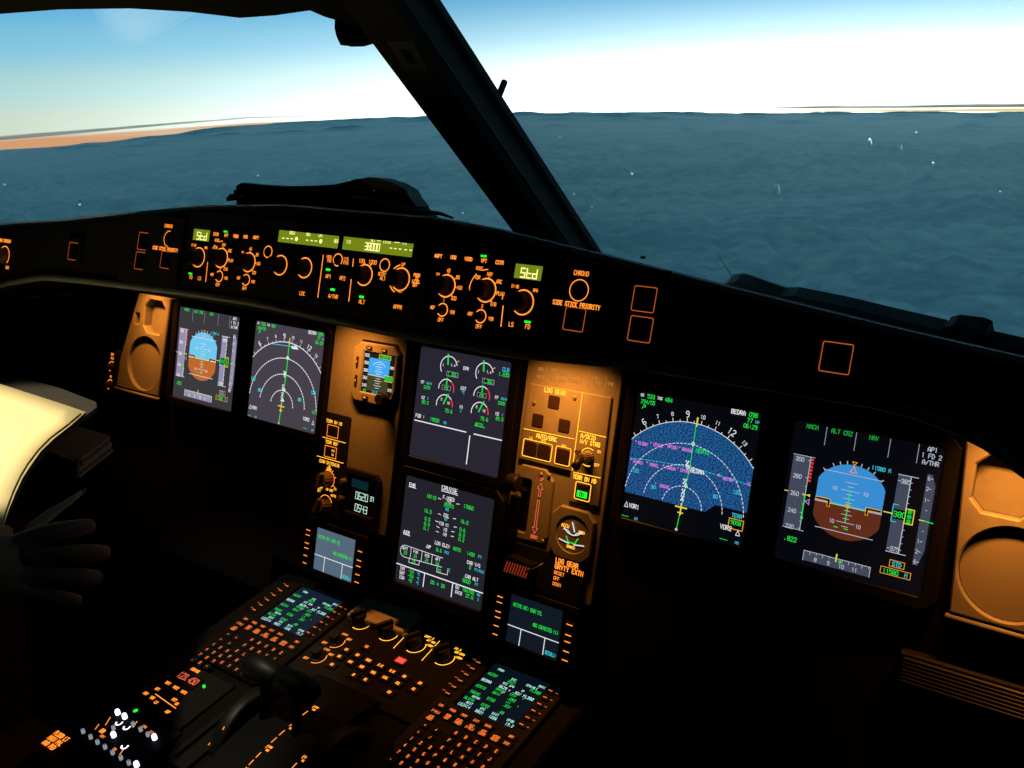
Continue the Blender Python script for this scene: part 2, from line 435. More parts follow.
def pfd(p):
    """p: dict of palette"""
    W, TX = p['w'], p['tape']
    def draw(par):
        # flight mode columns
        b = SB()
        for x, (y0, y1) in ((-.275, (.37, .495)), (-.073, (.37, .495)), (.152, (.37, .495)), (.335, (.37, .495))): b.L([(x, y0), (x, y1)], .0045, 'white_dim')
        b.T('MACH', -.374, .479, .031, p['g']); b.T('ALT CRZ', -.169, .479, .031, p['g']); b.T('NAV', .045, .481, .031, p['g'])
        for t, y in (('AP1', .476), ('1 FD 2', .432), ('A/THR', .387)): b.T(t, .422, y, .031, W)
        b.build('flight_mode_text', par)
        # attitude
        b = SB(); cx, cy, r, xl, xr, hz = -.053, .007, .263, -.279, .173, -.023
        def clipc(a0, a1):
            o = []
            for i in range(33):
                a = radians(a0 + (a1 - a0) * i / 32); o.append((max(xl, min(xr, cx + r * cos(a))), cy + r * sin(a)))
            return o
        ah = math.degrees(math.asin((hz - cy) / r))
        b.A(clipc(ah, 180 - ah), p['sky']); b.A(clipc(180 - ah, 360 + ah), p['gnd'])
        b.L([(xl, hz), (xr, hz)], .006, W)
        b.L([(xl + .035, hz + .225), (xr - .035, hz + .225)], .004, W); b.L([(xl + .03, hz - .185), (xr - .03, hz - .185)], .005, W)
        for k, ww in ((.028, .02), (.056, .035), (.084, .02), (.112, .06), (.14, .02), (.168, .04), (-.028, .02), (-.056, .035), (-.084, .02), (-.112, .06), (-.14, .02)):
            b.L([(cx - ww, hz + k), (cx + ww, hz + k)], .004, W)
        for s_ in (-1, 1):
            b.T('10', cx + s_ * .105, hz + .112, .026, W); b.T('10', cx + s_ * .09, hz - .118, .026, W)
        b.L([(cx, hz - .11), (cx, hz + .11)], .006, 'green', dh=.0005); b.L([(xl + .06, hz + .008), (xr - .05, hz + .008)], .0045, 'green', dh=.0005)
        b.L([(cx - .07, hz - .155), (cx - .045, hz - .155)], .006, 'green'); b.L([(cx + .0, hz - .155), (cx + .025, hz - .155)], .006, 'green')
        for s_ in (-1, 1):
            x0, x1 = cx + s_ * .13, cx + s_ * .215
            q = [(x1, hz + .018), (x0, hz + .018), (x0, hz - .02)]
            b.L(q, .022, 'amber_sym', dh=.0006); b.L(q, .013, 'bezel', dh=.0008)
        b.A(rect(cx - .012, hz - .008, cx + .012, hz + .016), 'amber_sym', .0007)
        for k in (-45, -30, -20, -10, 10, 20, 30, 45):
            a = radians(90 - k); r0 = r + .004; b.L([(cx + r0 * cos(a), cy + r0 * sin(a)), (cx + (r0 + .018) * cos(a), cy + (r0 + .018) * sin(a))], .006, W)
        b.L([(cx - .016, cy + r + .022), (cx + .016, cy + r + .022), (cx, cy + r)], .005, 'amber_sym', True)
        b.L([(cx - .022, cy + r - .05), (cx + .022, cy + r - .05), (cx, cy + r - .008)], .005, 'amber_sym', True)
        b.build('attitude_picture', par)
        # speed tape
        b = SB(); b.A([(-.475, -.26), (-.352, -.26), (-.352, .266), (-.475, .266)], p['tapemat'])
        b.L([(-.475, .266), (-.325, .266)], .004, W); b.L([(-.475, -.262), (-.325, -.262)], .004, W); b.L([(-.352, -.262), (-.352, .266)], .005, W)
        for t, y in (('300', .238), ('280', .115), ('260', -.01), ('240', -.135), ('220', -.25)): b.T(t, -.425, y, .03, W); b.L([(-.368, y), (-.352, y)], .004, W)
        for i in range(5): y = .052 + .0625 * i - .0625 * 4; b.L([(-.362, y), (-.352, y)], .004, W)
        for i in range(7): b.A(rect(-.348, .09 + i * .025, -.330, .106 + i * .025), 'red')
        b.L([(-.50, -.004), (-.475, -.004)], .006, 'yellow'); b.L([(-.372, -.004), (-.325, -.004)], .006, 'yellow'); b.A([(-.338, -.004), (-.318, .008), (-.318, -.016)], 'yellow', .0004)
        b.L([(-.345, -.05), (-.318, -.032), (-.318, -.068)], .005, 'magenta', True)
        b.L([(-.352, -.155), (-.352, -.004)], .008, 'green', dh=.0005); b.R(-.352, -.17, .006, .008, 'green')
        b.T('.822', -.405, -.338, .034, 'green')
        b.build('speed_tape', par)
        # altitude tape
        b = SB(); b.A([(.238, -.255), (.318, -.255), (.318, .268), (.238, .268)], p['tapemat'])
        b.L([(.238, .272), (.365, .272)], .005, W); b.L([(.238, -.257), (.365, -.257)], .005, W); b.L([(.32, -.257), (.32, .272)], .006, W)
        b.T('-385', .282, .232, .03, W); b.T('-375', .282, -.232, .03, W)
        for i in range(11): y = -.23 + .046 * i; b.L([(.32, y), (.332, y)], .004, W)
        b.L([(.185, .003), (.245, .003)], .007, 'yellow')
        b.L([(.27, .068), (.238, .068), (.238, -.05), (.27, -.05)], .005, 'cyan')
        b.A(rect(.245, -.028, .322, .038), p['black'], .0004); b.T('380', .287, .005, .04, 'green', w=.15)
        b.A(rect(.322, -.045, .375, .055), p['black'], .0004); b.L(rect(.322, -.045, .375, .055), .006, 'yellow', True, .0007)
        for y in (-.028, .005, .038): b.A(rect(.333, y - .012, .364, y + .012), 'green_dim', .0006); b.T('0', .348, y, .026, 'green', w=.2)
        b.L(rect(.275, -.352, .37, -.308), .004, 'amber_sym', True); b.T('STD', .323, -.33, .03, 'cyan')
        b.L(rect(.225, -.412, .418, -.366), .004, 'amber_sym', True); b.T('11580', .292, -.389, .03, 'green'); b.T('M', .39, -.389, .03, 'cyan')
        b.T('11580 M', .125, .282, .027, 'cyan')
        b.build('altitude_tape', par)
        # vertical speed
        b = SB(); b.A([(.415, .312), (.447, .312), (.475, .24), (.475, -.20), (.447, -.305), (.415, -.305)], p['tapemat'])
        for t, y in (('6', .285), ('2', .215), ('1', .14), ('1', -.14), ('2', -.21), ('6', -.28)): b.T(t, .43, y, .026, W); b.L([(.441, y), (.452, y)], .005, W)
        for y in (.07, -.07): b.L([(.441, y), (.45, y)], .004, W)
        b.L([(.41, .0), (.44, .0)], .006, 'yellow'); b.L([(.44, 0), (.498, -.004)], .007, 'green')
        b.build('vertical_speed_scale', par)
        # heading tape
        b = SB(); b.A(rect(-.298, -.465, .16, -.395), p['tapemat']); b.L([(-.298, -.395), (.16, -.395)], .004, W); b.L([(-.298, -.465), (-.298, -.395)], .004, W); b.L([(.16, -.465), (.16, -.395)], .004, W)
        for i, x in enumerate((-.255, -.21, -.165, -.12, -.075, -.03, .015, .06, .105, .15)):
            b.L([(x, -.395), (x, -.408 if i % 2 else -.416)], .004, W)
        for t, x in (('8', -.21), ('9', -.12), ('10', -.03), ('11', .06)): b.T(t, x, -.44, .028, W)
        b.L([(-.072, -.365), (-.072, -.415)], .009, 'yellow', dh=.0006); b.L([(-.052, -.412), (-.043, -.402), (-.034, -.412), (-.043, -.422)], .006, 'green', True, .0006)
        b.build('heading_tape', par)
    return draw
emi('white_r', (180, 186, 200), 1)
PAL_R = dict(g='green_soft', w='white_r', tape='tape', sky='sky_r', gnd='gnd_r', tapemat='tape_r', black='bezel')
PAL_L = dict(g='green', w='white', tape='tape', sky='sky_l', gnd='gnd_l', tapemat='tape_l', black='bezel')

def nd(right):
    W = 'white'; cx, cy, R_ = -.012, -.314, .655
    def draw(par):
        if right:
            b = SB(); pts = []
            for i in range(41):
                a = radians(139 - 98 * i / 40); pts.append((cx + R_ * cos(a), cy + R_ * sin(a)))
            pts = [(-.5, -.302)] + [(-.5, cy + sqrt(R_ ** 2 - (.5 + cx) ** 2))] + [q for q in pts if -.5 < q[0] < .497] + [(.497, cy + sqrt(R_ ** 2 - (.497 - cx) ** 2)), (.497, -.232), (.25, -.232), (.18, -.302)]
            b.A(pts, 'terrain'); b.build('terrain_picture', par)
        b = SB(); k = 1.0
        ins = lambda x, y: -.5 * S < x < .497 * S
        aL = math.degrees(math.acos((-.5 - cx) / R_)); aR = math.degrees(math.acos((.497 - cx) / R_))
        b.R(cx, cy, R_, .0045 if right else .008, W, aR, aL, 50)
        for i, q in enumerate((.25, .5, .75)):
            r = R_ * q
            b.dashes(cx * S, cy * S, r * S, 5, 175, (16, 32, 46)[i], (.0048 if right else .009) * S, b.hh + .0003, W, .55, ins)
        hdg = 94.5
        for d in range(40, 150, 5):
            a = radians(90 + (hdg - d) * 1.0)
            x, y = cx + R_ * cos(a), cy + R_ * sin(a)
            if abs(x) > .5: continue
            ln = .028 if d % 10 == 0 else .014
            b.L([(x, y), (cx + (R_ + ln) * cos(a), cy + (R_ + ln) * sin(a))], .005, W)
            if d % 10 == 0:
                big = d % 30 == 0; xx, yy = cx + (R_ + .06) * cos(a), cy + (R_ + .06) * sin(a)
                if abs(xx) < .48: b.text(str(d // 10), xx * S, yy * S, (.044 if big else .028) * S, b.hh + .0003, W, w=.13 if right else .17, rot=a - pi / 2)
        b.build('compass_arc', par)
        b = SB()
        a = radians(86); x1, y1 = cx + R_ * .99 * cos(a), cy + R_ * .99 * sin(a)
        b.L([(cx - .012, -.482), (cx, cy), (.012, .02), (x1 - .02, y1)], .006 if right else .011, 'green', dh=.0005)
        b.L([(cx + .03, .325), (cx + .03, .385)], .012, 'yellow', dh=.0007)
        b.L([(cx - .045, cy + .002), (cx + .045, cy + .002)], .011, 'yellow', dh=.0008); b.L([(cx, cy + .03), (cx, cy - .055)], .011, 'yellow', dh=.0008); b.L([(cx - .02, cy - .04), (cx + .02, cy - .04)], .009, 'yellow', dh=.0008)
        b.R(-.026, -.488, .008, .005, W)
        for x, y, t in ((.0, -.141, ''), (-.005, .0, ''), (0.01, .185, '')):
            b.L([(x - .012, y), (x, y + .014), (x + .012, y), (x, y - .014)], .006, W, True, .0006)
        for y in (-.24, -.19, -.11, .03): b.T('%', cx + .0, y, .04, W, w=.25)
        b.build('route_line', par)
        b = SB()
        b.T('GS', -.46, .48, .022, W); b.T('533', -.385, .478, .032, 'green'); b.T('TAS', -.31, .478, .022, W); b.T('484', -.235, .478, .032, 'green')
        b.T('294/55', -.405, .432, .03, 'green'); b.L([(-.452, .375), (-.425, .405)], .006, 'green'); b.L([(-.443, .405), (-.425, .405), (-.426, .387)], .006, 'green')
        b.T('BEDRA', .325, .484, .033, W); b.T('098', .44, .484, .033, 'green'); b.T('77', .42, .44, .032, 'green'); b.T('NM', .475, .438, .022, 'cyan'); b.T('06:29', .43, .397, .031, 'green')
        b.T('VOR1', -.40, -.396, .034, W); b.L([(-.485, -.415), (-.47, -.375), (-.455, -.415)], .005, W, True); b.T('---', -.465, -.488, .03, 'green'); b.T('NM', -.37, -.488, .022, 'cyan')
        b.T('VOR2', .36, -.376, .034, W); b.L([(.44, -.415), (.455, -.375), (.47, -.415)], .005, W, True); b.T('---', .355, -.468, .03, 'green'); b.T('NM', .46, -.468, .022, 'cyan')
        b.build('data_text', par)
        b = SB()
        if right:
            for t, x, y in (('CLSBN', -.40, .105), ('CFUNE', -.27, .118), ('AFUSN', -.15, .128), ('BONUS', -.03, .13)):
                b.T(t, x, y, .024, 'magenta', w=.2); b.T('*', x - .062, y + .005, .03, 'magenta')
            for t, x, y in (('DINKU', -.42, -.045), ('MOKEL', -.28, -.04), ('VARNA', -.14, -.035), ('CFNRE', -.02, -.03)):
                b.T(t, x, y, .024, 'magenta', w=.2); b.T('*', x - .062, y + .005, .03, 'magenta')
            b.T('SOGNK', -.17, -.185, .024, 'magenta', w=.2); b.T('*', -.245, -.18, .03, 'magenta'); b.T('4B15H', .32, -.02, .024, 'magenta', w=.2); b.R(.245, -.005, .009, .005, 'magenta'); b.R(.48, -.02, .009, .005, 'magenta')
            b.T('NERTU', .095, .142, .032, 'green'); b.T('BEDRA', .075, -.013, .032, W)
            b.dashes(0, -4 * S, 4.0 * S, 82.9, 97.2, 32, .005 * S, b.hh + .0002, 'cyan', .6)
            for t, x, y in (('120', -.43, -.115), ('80', -.26, -.21), ('120', .40, -.1), ('80', .245, -.168)): b.T(t, x, y, .028, 'cyan')
            b.T('TERR', .43, -.272, .03, 'cyan'); b.L(rect(.375, -.375, .485, -.3), .006, 'amber_sym', True); b.T('900B', .43, -.325, .03, 'green')
        else:
            for t, x, y in (('80', -.35, -.2), ('120', -.46, -.1), ('80', .24, -.2), ('120', .42, -.1)): b.T(t, x, y, .03, 'cyan', w=.3)
            b.L([(-.26, .295), (.1, .31)], .007, 'cyan'); b.A([(.03, .31), (.11, .325), (.15, .29), (.06, .285)], W)
            b.T('-0.8', .46, -.29, .03, 'green')
            for x, y in ((.01, .185), (-.005, .02), (.0, -.14), (-.005, -.25)): b.A([(x - .03, y - .01), (x, y + .03), (x + .03, y - .01)], W, .0003)
        b.build('waypoint_marks', par)
    return draw

def gauge(b, x, y, r, needle, val, a_red=None, top='', rw=.009):
    b.R(x, y, r, rw, 'white', 20, 200 if not a_red else 200)
    if a_red: b.R(x, y, r, rw * 1.2, 'red', *a_red)
    a = radians(needle); b.L([(x + r * .25 * cos(a), y + r * .25 * sin(a)), (x + r * 1.12 * cos(a), y + r * 1.12 * sin(a))], .014, 'green', dh=.0005)
def ewd(par):
    SB.ts = .84
    b = SB()
    for gx in (-.165, .228):
        x, y = gx, .365; b.R(x, y, .092, .008, 'white', 15, 215); b.L([(x + .085, y + .055), (x + .105, y + .065)], .008, 'amber_sym')
        b.L([(x - .01, y + .02), (x - .02, y + .105)], .015, 'green', dh=.0005)
        b.A(rect(x - .015, y - .085, x + .115, y - .04), 'white_dim', .0002); b.A(rect(x - .009, y - .08, x + .109, y - .045), 'bezel', .0004); b.T('1.366', x + .05, y - .062, .032, 'green')
        b.T('1.4', x + .05, y + .02, .028, 'white'); b.T('1', x - .06, y + .005, .028, 'white')
        y = .165; b.R(x, y, .085, .008, 'white', 55, 185); b.R(x, y, .085, .011, 'red', -12, 52)
        b.L([(x, y + .04), (x, y + .095)], .012, 'green', dh=.0005); b.A(rect(x - .05, y - .012, x + .05, y + .03), 'white_dim', .0002); b.A(rect(x - .045, y - .008, x + .045, y + .026), 'bezel', .0004); b.T('498', x, y + .009, .028, 'green')
        y = .02; b.R(x, y, .09, .008, 'white', 40, 190); b.R(x, y, .09, .012, 'red', 0, 38); b.L([(x - .01, y + .01), (x + .03, y + .1)], .014, 'green', dh=.0005)
        b.T('5', x - .035, y + .045, .026, 'white'); b.T('10', x + .045, y + .025, .026, 'white'); b.T('75.6', x + .06, y - .045, .034, 'green')
    b.build('engine_gauges', par)
    b = SB()
    b.T('EPR', .03, .378, .032, 'white'); b.T('EGT', .028, .2, .032, 'white'); b.T('@C', .028, .165, .028, 'cyan'); b.T('N1', .03, .035, .032, 'white'); b.T('%', .028, .0, .026, 'cyan')
    b.T('CLB', .448, .432, .038, 'cyan'); b.T('1.655', .435, .388, .036, 'green')
    for x in (-.39, .436):
        b.T('FF', x - .045, .182, .03, 'white'); b.T('KG/H', x + .03, .182, .024, 'cyan'); b.T('2270' if x < 0 else '2200', x + .01, .142, .03, 'green')
        b.T('N2', x - .02, .045, .03, 'white'); b.T('%', x + .035, .045, .024, 'cyan'); b.T('85.5', x + .01, .005, .032, 'green')
    b.T('FOB :', -.42, -.128, .034, 'white'); b.T('19500', -.25, -.132, .034, 'green'); b.T('KG', -.13, -.135, .026, 'cyan'); b.T('AFTN', .24, -.085, .034, 'green'); b.L([(.19, -.1), (.3, -.1)], .006, 'green')
    b.L([(-.48, -.175), (.107, -.175)], .01, 'white'); b.L([(.195, -.175), (.5, -.173)], .01, 'white'); b.L([(.154, -.2), (.153, -.45)], .011, 'white')
    b.build('engine_text', par); SB.ts = .92
def sd(par):
    SB.ts = .88
    b = SB(); W = 'white'
    b.T('CRUISE', .008, .482, .046, W, w=.17); b.L([(-.085, .448), (.1, .448)], .006, W); b.T('ENG', -.418, .424, .038, W, w=.2); b.L([(-.46, .402), (-.375, .402)], .005, W); b.T('AIR', -.422, -.024, .038, W, w=.2); b.L([(-.46, -.046), (-.38, -.046)], .005, W)
    b.T('F.USED', .01, .398, .034, W); b.T('1+2', .015, .368, .028, W); b.T('35970', .02, .335, .034, 'green'); b.T('KG', .008, .297, .028, 'cyan')
    b.T('18110', -.185, .367, .034, 'green'); b.T('17860', .235, .372, .034, 'green')
    b.T('OIL', .008, .24, .034, W); b.T('QT', .008, .208, .028, 'cyan'); b.T('16.5', -.206, .23, .034, 'green'); b.T('16.0', .21, .232, .034, 'green')
    b.T('VIB N1', -.01, .158, .03, W); b.T('N2', .015, .113, .03, W); b.T('N3', .015, .07, .03, W)
    for i, y in enumerate((.158, .113, .07)):
        b.T(('0.5', '0.3', '0.1')[i], -.2, y, .033, 'green'); b.T(('0.6', '0.3', '0.2')[i], .2, y, .033, 'green')
    for y, x0 in ((.37, .09), (.232, .07), (.16, .09), (.113, .07), (.07, .07)):
        for s_ in (-1, 1): b.L([(s_ * x0 + .01, y + .0), (s_ * (x0 + .03) + .01, y + .004)], .006, W)
    b.T('LDG ELEV', .0, -.028, .033, W); b.T('AUTO', .165, -.028, .033, 'green'); b.T('1400', .32, -.03, .033, 'green'); b.T('FT', .42, -.03, .028, 'cyan')
    b.T('~P', -.15, -.087, .032, W); b.T('P', -.135, -.087, .032, W); b.L([(-.18, -.1), (-.168, -.075), (-.156, -.1)], .005, W, True); b.T('8.6', -.03, -.087, .033, 'green'); b.T('PSI', .06, -.087, .027, 'cyan')
    b.T('CAB V/S', .363, -.108, .032, W); b.T('0', .33, -.15, .033, 'green'); b.T('FT/MIN', .43, -.152, .026, 'cyan'); b.T('CAB ALT', .36, -.236, .032, W); b.T('8000', .31, -.28, .034, 'green'); b.T('FT', .42, -.28, .027, 'cyan')
    b.R(-.42, -.2, .055, .005, W, 90, 270, 14); b.L([(-.42, -.145), (.02, -.148)], .005, W); b.L([(-.42, -.255), (.02, -.232)], .005, W)
    for x in (-.35, -.22, -.1): b.L([(x, -.15), (x, -.24)], .005, W)
    for x in (-.36, -.03): b.L([(x, -.245), (x, -.29), (x + .12, -.285), (x + .12, -.24)], .005, W)
    for t, x in (('CKPT', -.42), ('FWD', -.29), ('MID', -.155), ('AFT', -.03)): b.T(t, x, -.172, .028, W)
    for t, x in (('23', -.41), ('24', -.29), ('24', -.155), ('24', -.03)): b.T(t, x, -.212, .032, 'green')
    b.T('25', -.3, -.268, .03, 'green'); b.T('15', -.0, -.268, .03, 'green'); b.T('@C', .1, -.235, .03, 'cyan')
    b.L([(-.5, -.337), (.5, -.337)], .01, W); b.L([(-.163, -.342), (-.165, -.465)], .01, W); b.L([(.162, -.342), (.161, -.465)], .01, W)
    for i, (t, v_) in enumerate((('TAT', '-24'), ('SAT', '-54'), ('ISA', '+2'))): b.T(t, -.42, -.365 - i * .042, .032, W); b.T(v_, -.315, -.365 - i * .042, .033, 'green'); b.T('@C', -.23, -.365 - i * .042, .027, 'cyan')
    b.T('05', -.06, -.395, .034, 'green'); b.T('H', 0, -.395, .026, 'cyan'); b.T('20', .06, -.395, .034, 'green')
    b.T('GW', .22, -.362, .032, W); b.T('184700', .34, -.362, .033, 'green'); b.T('KG', .455, -.362, .026, 'cyan'); b.T('GWCG', .24, -.405, .03, W); b.T('27.0', .36, -.405, .033, 'green'); b.T('%', .455, -.405, .026, 'cyan')
    b.build('cruise_page', par); SB.ts = .92

display_unit(.546, -.007, 'rightmost display, showing a blue and brown attitude picture between dim grey tapes', 'scr_dark', pfd(PAL_R))
display_unit(.349, -.007, 'display with a fan-shaped blue terrain map and pink names, right of the amber gear panel', 'scr_dark', nd(True))
display_unit(0, 0, 'upper centre display with engine dials in green and white on grey', 'scr_ewd', ewd)
display_unit(0, -.1887, 'lower centre display headed CRUISE, under the engine dials display', 'scr_sd', sd)
display_unit(-.349, -.007, 'display with white dashed range arcs on purple grey, left of the small standby instrument', 'scr_ndl', nd(False))
display_unit(-.546, -.007, 'leftmost display, bright attitude picture beside the left loudspeaker', 'scr_pfdl', pfd(PAL_L))

# ================================================================== instrument panel backing
root = thing('instrument_panel', 'long black instrument panel that carries the displays, under the glareshield', 'instrument panel', M, 0, -.35, -.012)
b = MB(); b.plate([(-.98, -.02), (-.352, -.02), (-.352, .043), (.262, .043), (.262, -.02), (.98, -.02), (.98, .51), (-.98, .51)], [], -.012, 0, 'black', .001); b.build('backing_plate', root)
for x0, x1, y0, y1, nm in ((-.2540, -.0950, .13, .4565, 'left_column'), (.0950, .2540, .13, .4565, 'right_column')):
    pass
# grey column left of centre (switches, standby instrument, clock)
b = MB(); b.plate(rrect(-.2535, -.21 + .35, -.1080, .098 + .35, .004), [], 0.0002, .010, 'panel', .0012); b.build('grey_panel', root)
b = MB(); b.plate(rrect(.1020, -.212 + .35, .2440, .095 + .35, .004), [], 0.0002, .010, 'panel', .0012)
# faint speed placard at the top of the right grey panel
for x in (.133, .165, .186, .198, .222): b.strip([(x, .066 + .35), (x, .082 + .35)], .0006, .0104, 'placard_ink')
for t, x, y in (('SPD', .124, .077), ('VALT', .124, .067), ('MAX', .144, .079), ('MAX', .144, .067), ('250', .158, .077), ('KTS', .158, .067), ('FLAPS', .175, .07), ('VLE', .205, .078), ('250', .211, .072), ('VFE', .229, .074)):
    b.text(t, x, y + .35, .0040, .0104, 'placard_ink', w=.16)
b.build('placard_panel', root)

# ---- loudspeaker panels
def speaker_panel(sx, label):
    r = thing('speaker_panel', label, 'loudspeaker panel', M, 0, 0, 0)
    mx = lambda pts: [(p[0] * sx, p[1]) for p in pts]
    outer = mx([(.6435, .083), (.735, .083), (.775, -.04), (.780, -.094), (.655, -.0925)])
    oc = mx(octo(.656, .016, .714, .075, .012)); ci = mx(circ(.703, -.040, .0475, 48)); sw = mx(rect(.728, .028, .741, .047))
    b = MB(); b.plate(outer, [oc, ci, sw], -.011, .008, 'panel', .0018); b.build('face_plate', r)
    b = MB(); b.plate(mx(octo(.6555, .0155, .7145, .0755, .0125)), [], -.0112, -.008, 'panel', .001); b.build('vent_recess', r)
    b = MB(); b.plate(mx(circ(.703, -.040, .0478, 48)), [], -.008, .0015, 'grille', .0012); b.build('speaker_grille', r)
    b = MB(); b.box(sx * .7345 - .004, .031, -.010, sx * .7345 + .004, .044, .001, 'knob', .0008); b.build('rocker_switch', r)
    b = MB(); b.tube([(sx * .652, -.0975, .006), (sx * .785, -.0985, .006)], .0035, 'panel', 8); b.build('lower_ledge', r)
    return r
speaker_panel(1, 'amber lit panel with a round loudspeaker grille at the right edge')
speaker_panel(-1, 'amber lit panel with a round loudspeaker grille at the left end of the instrument panel')

# ---- panel light knobs at the far left
r = thing('dimmer_knob_panel', 'pair of small backlit knobs left of the left loudspeaker', 'knob panel', M, -.807, -.07, 0)
b = MB(); b.plate(rrect(-.02, -.035, .02, .04, .004), [], -.011, .002, 'panel_dark', .001)
for y, a in ((.008, 0), (-.026, 0)):
    b.arc(0, y, .0095, 60, 250, .0012, .002 + H, 'orange'); b.text('PFD' if y > 0 else 'ND', 0, y + .0155, .0042, .002 + H, 'orange')
b.text('BRT', 0, .031, .0042, .002 + H, 'orange'); b.build('face_plate', r)
knob(r, 0, .008, .006, .012, .002); knob(r, 0, -.026, .006, .012, .002)

# ================================================================== standby instrument
r = thing('standby_instrument', 'small square standby attitude instrument in an amber lit bezel, left of the engine display', 'standby instrument', M, -.16, .026, .0)
X0, Y0 = -.16, .026
loc = lambda p: [(a - X0, c - Y0) for a, c in p]
b = MB(); outer = loc([(-.191, .0705), (-.127, .0715), (-.1165, .060), (-.1150, .006), (-.127, -.018), (-.192, -.0185), (-.2035, -.006), (-.2035, .060)])
b.plate(outer, [loc(rect(-.182, -.003, -.1215, .057))[0:4]], -.0015, .0065, 'panel', .0018, hole_floor=(-.001, 'black')); b.build('bezel', r)
b = MB(); b.plate(offset_poly(outer, -.0032), [], -.0018, -.0008, 'black', .0002); b.build('painted_shadow_gap', r)  # black plate stands in for the shaded recess around the bezel
b = MB(); b.flat(loc(rect(-.1825, -.0035, -.121, .0575)), .004, 'scr_isis'); s = b.build('screen', r)
b = MB(); k = .0044
b.flat(loc(rect(-.1715, .024, -.131, .0495)), k, 'sky_i'); b.flat(loc(rect(-.1715, .001, -.131, .0235)), k, 'gnd_i')
b.strip(loc([(-.1715, .0238), (-.131, .0238)]), .001, k + .0003, 'yellow')
for i in range(-5, 6):
    w_ = .004 if i % 2 else .007; b.strip(loc([(-.151 - w_, .0238 + i * .0035), (-.151 + w_, .0238 + i * .0035)]), .0007, k + .0003, 'white')
b.arc(-.151 - X0, .030 - Y0, .015, 40, 140, .0008, k + .0003, 'white')
for i, t in enumerate(('320', '300', '280', '260', '240')): b.text(t, -.1765 - X0, .052 - i * .0112 - Y0, .0040, k + .0003, 'white', w=.2)
for i, t in enumerate(('385', '380', '375')): b.text(t, -.1262 - X0, .040 - i * .0165 - Y0, .0036, k + .0003, 'white', w=.2)
b.flat(loc(rect(-.138, .019, -.1222, .0265)), k + .0005, 'green_dim'); b.text('38000', -.130 - X0, .0228 - Y0, .0042, k + .0008, 'green'); b.strip(loc([(-.138, .019), (-.1222, .019)]), .0008, k + .0009, 'yellow')
b.strip(loc([(-.1385, .0272), (-.122, .0272)]), .0008, k + .0009, 'yellow'); b.flat(loc(rect(-.153, .0505, -.130, .0565)), k, 'green_dim'); b.strip(loc(rect(-.153, .0505, -.130, .0565)), .0006, k + .0003, 'yellow', True)
b.text('STBY', -.141 - X0, .0535 - Y0, .0035, k + .0004, 'green'); b.text('.82', -.176 - X0, -.0005 - Y0, .0038, k + .0003, 'green'); b.text('1013', -.155 - X0, -.0005 - Y0, .0042, k + .0003, 'cyan')
b.build('standby_picture', s)
for x, y, w_, h_ in ((-.172, .0635, .009, .004), (-.142, .0635, .008, .004), (-.193, .040, .0035, .012), (-.192, .012, .0035, .012), (-.170, -.0105, .009, .004)):
    button(r, x - X0, y - Y0, w_ * 1.25, h_ * 1.3, .0065, .0082, 'button', legend='==' if w_ > h_ else '+', lmat='amber', lh=.0036)
knob(r, -.132 - X0, -.0065 - Y0, .0085, .014, .0065)

# ================================================================== switching panel left of it
h1 = .0
r = thing('switching_panel', 'amber lettered panel with two outlined squares above two rotary selectors, above the left message screen', 'control panel', M, -.234, -.13, -.0015)
Y0 = -.13; X0 = -.234
b = MB(); b.plate(rrect(-.018, -.078, .034, .083, .003), [], -.0004, .0012, 'panel_dark', .0005)
T = lambda t, x, y, z, mat='amber', **k: b.text(t, x - X0, y - Y0, z, .0012 + H, mat, **k)
Ln = lambda pts, w=.0009, mat='amber', c=False: b.strip([(p[0] - X0, p[1] - Y0) for p in pts], w, .0012 + H, mat, c)
T('TERR ON ND', -.2335, -.0605, .0046, wf=.62); Ln(rect(-.246, -.084, -.223, -.066), .0009, 'orange', True); Ln([(-.262, -.0875), (-.206, -.0875)])
T('TERR REF', -.2340, -.0930, .0046, wf=.62); Ln(rect(-.247, -.116, -.2225, -.099), .0009, 'orange', True); T('SYS', -.2295, -.1045, .003); T('ON', -.2295, -.111, .003)
Ln([(-.262, -.119), (-.206, -.119)]); T('ECAM SWITCHING', -.2345, -.1250, .0046, wf=.55); T('ND', -.234, -.131, .004); T('NORM', -.234, -.1345, .0036)
b.arc(0, -.150 - Y0, .0135, -50, 120, .0012, .0012 + H, 'orange')
for a in (-30, 20, 60): b.strip([(.0135 * cos(radians(a)), -.150 - Y0 + .0135 * sin(radians(a))), (.0175 * cos(radians(a)), -.150 - Y0 + .0175 * sin(radians(a)))], .001, .0012 + H, 'orange')
T('FO', -.217, -.162, .0035); T('CAPT', -.248, -.167, .0036); T('ND BRT', -.228, -.166, .0036); b.arc(0, -.189 - Y0, .0135, 20, 150, .0012, .0012 + H, 'orange'); T('AUTO', -.219, -.173, .0035); T('OFF', -.250, -.172, .0035)
b.build('face_plate', r)
knob(r, 0.0, -.150 - Y0, .0115, .016, .0012, 'knob_grey', True, 70); knob(r, 0.0, -.190 - Y0, .0115, .016, .0012, 'knob_grey', True, 70)

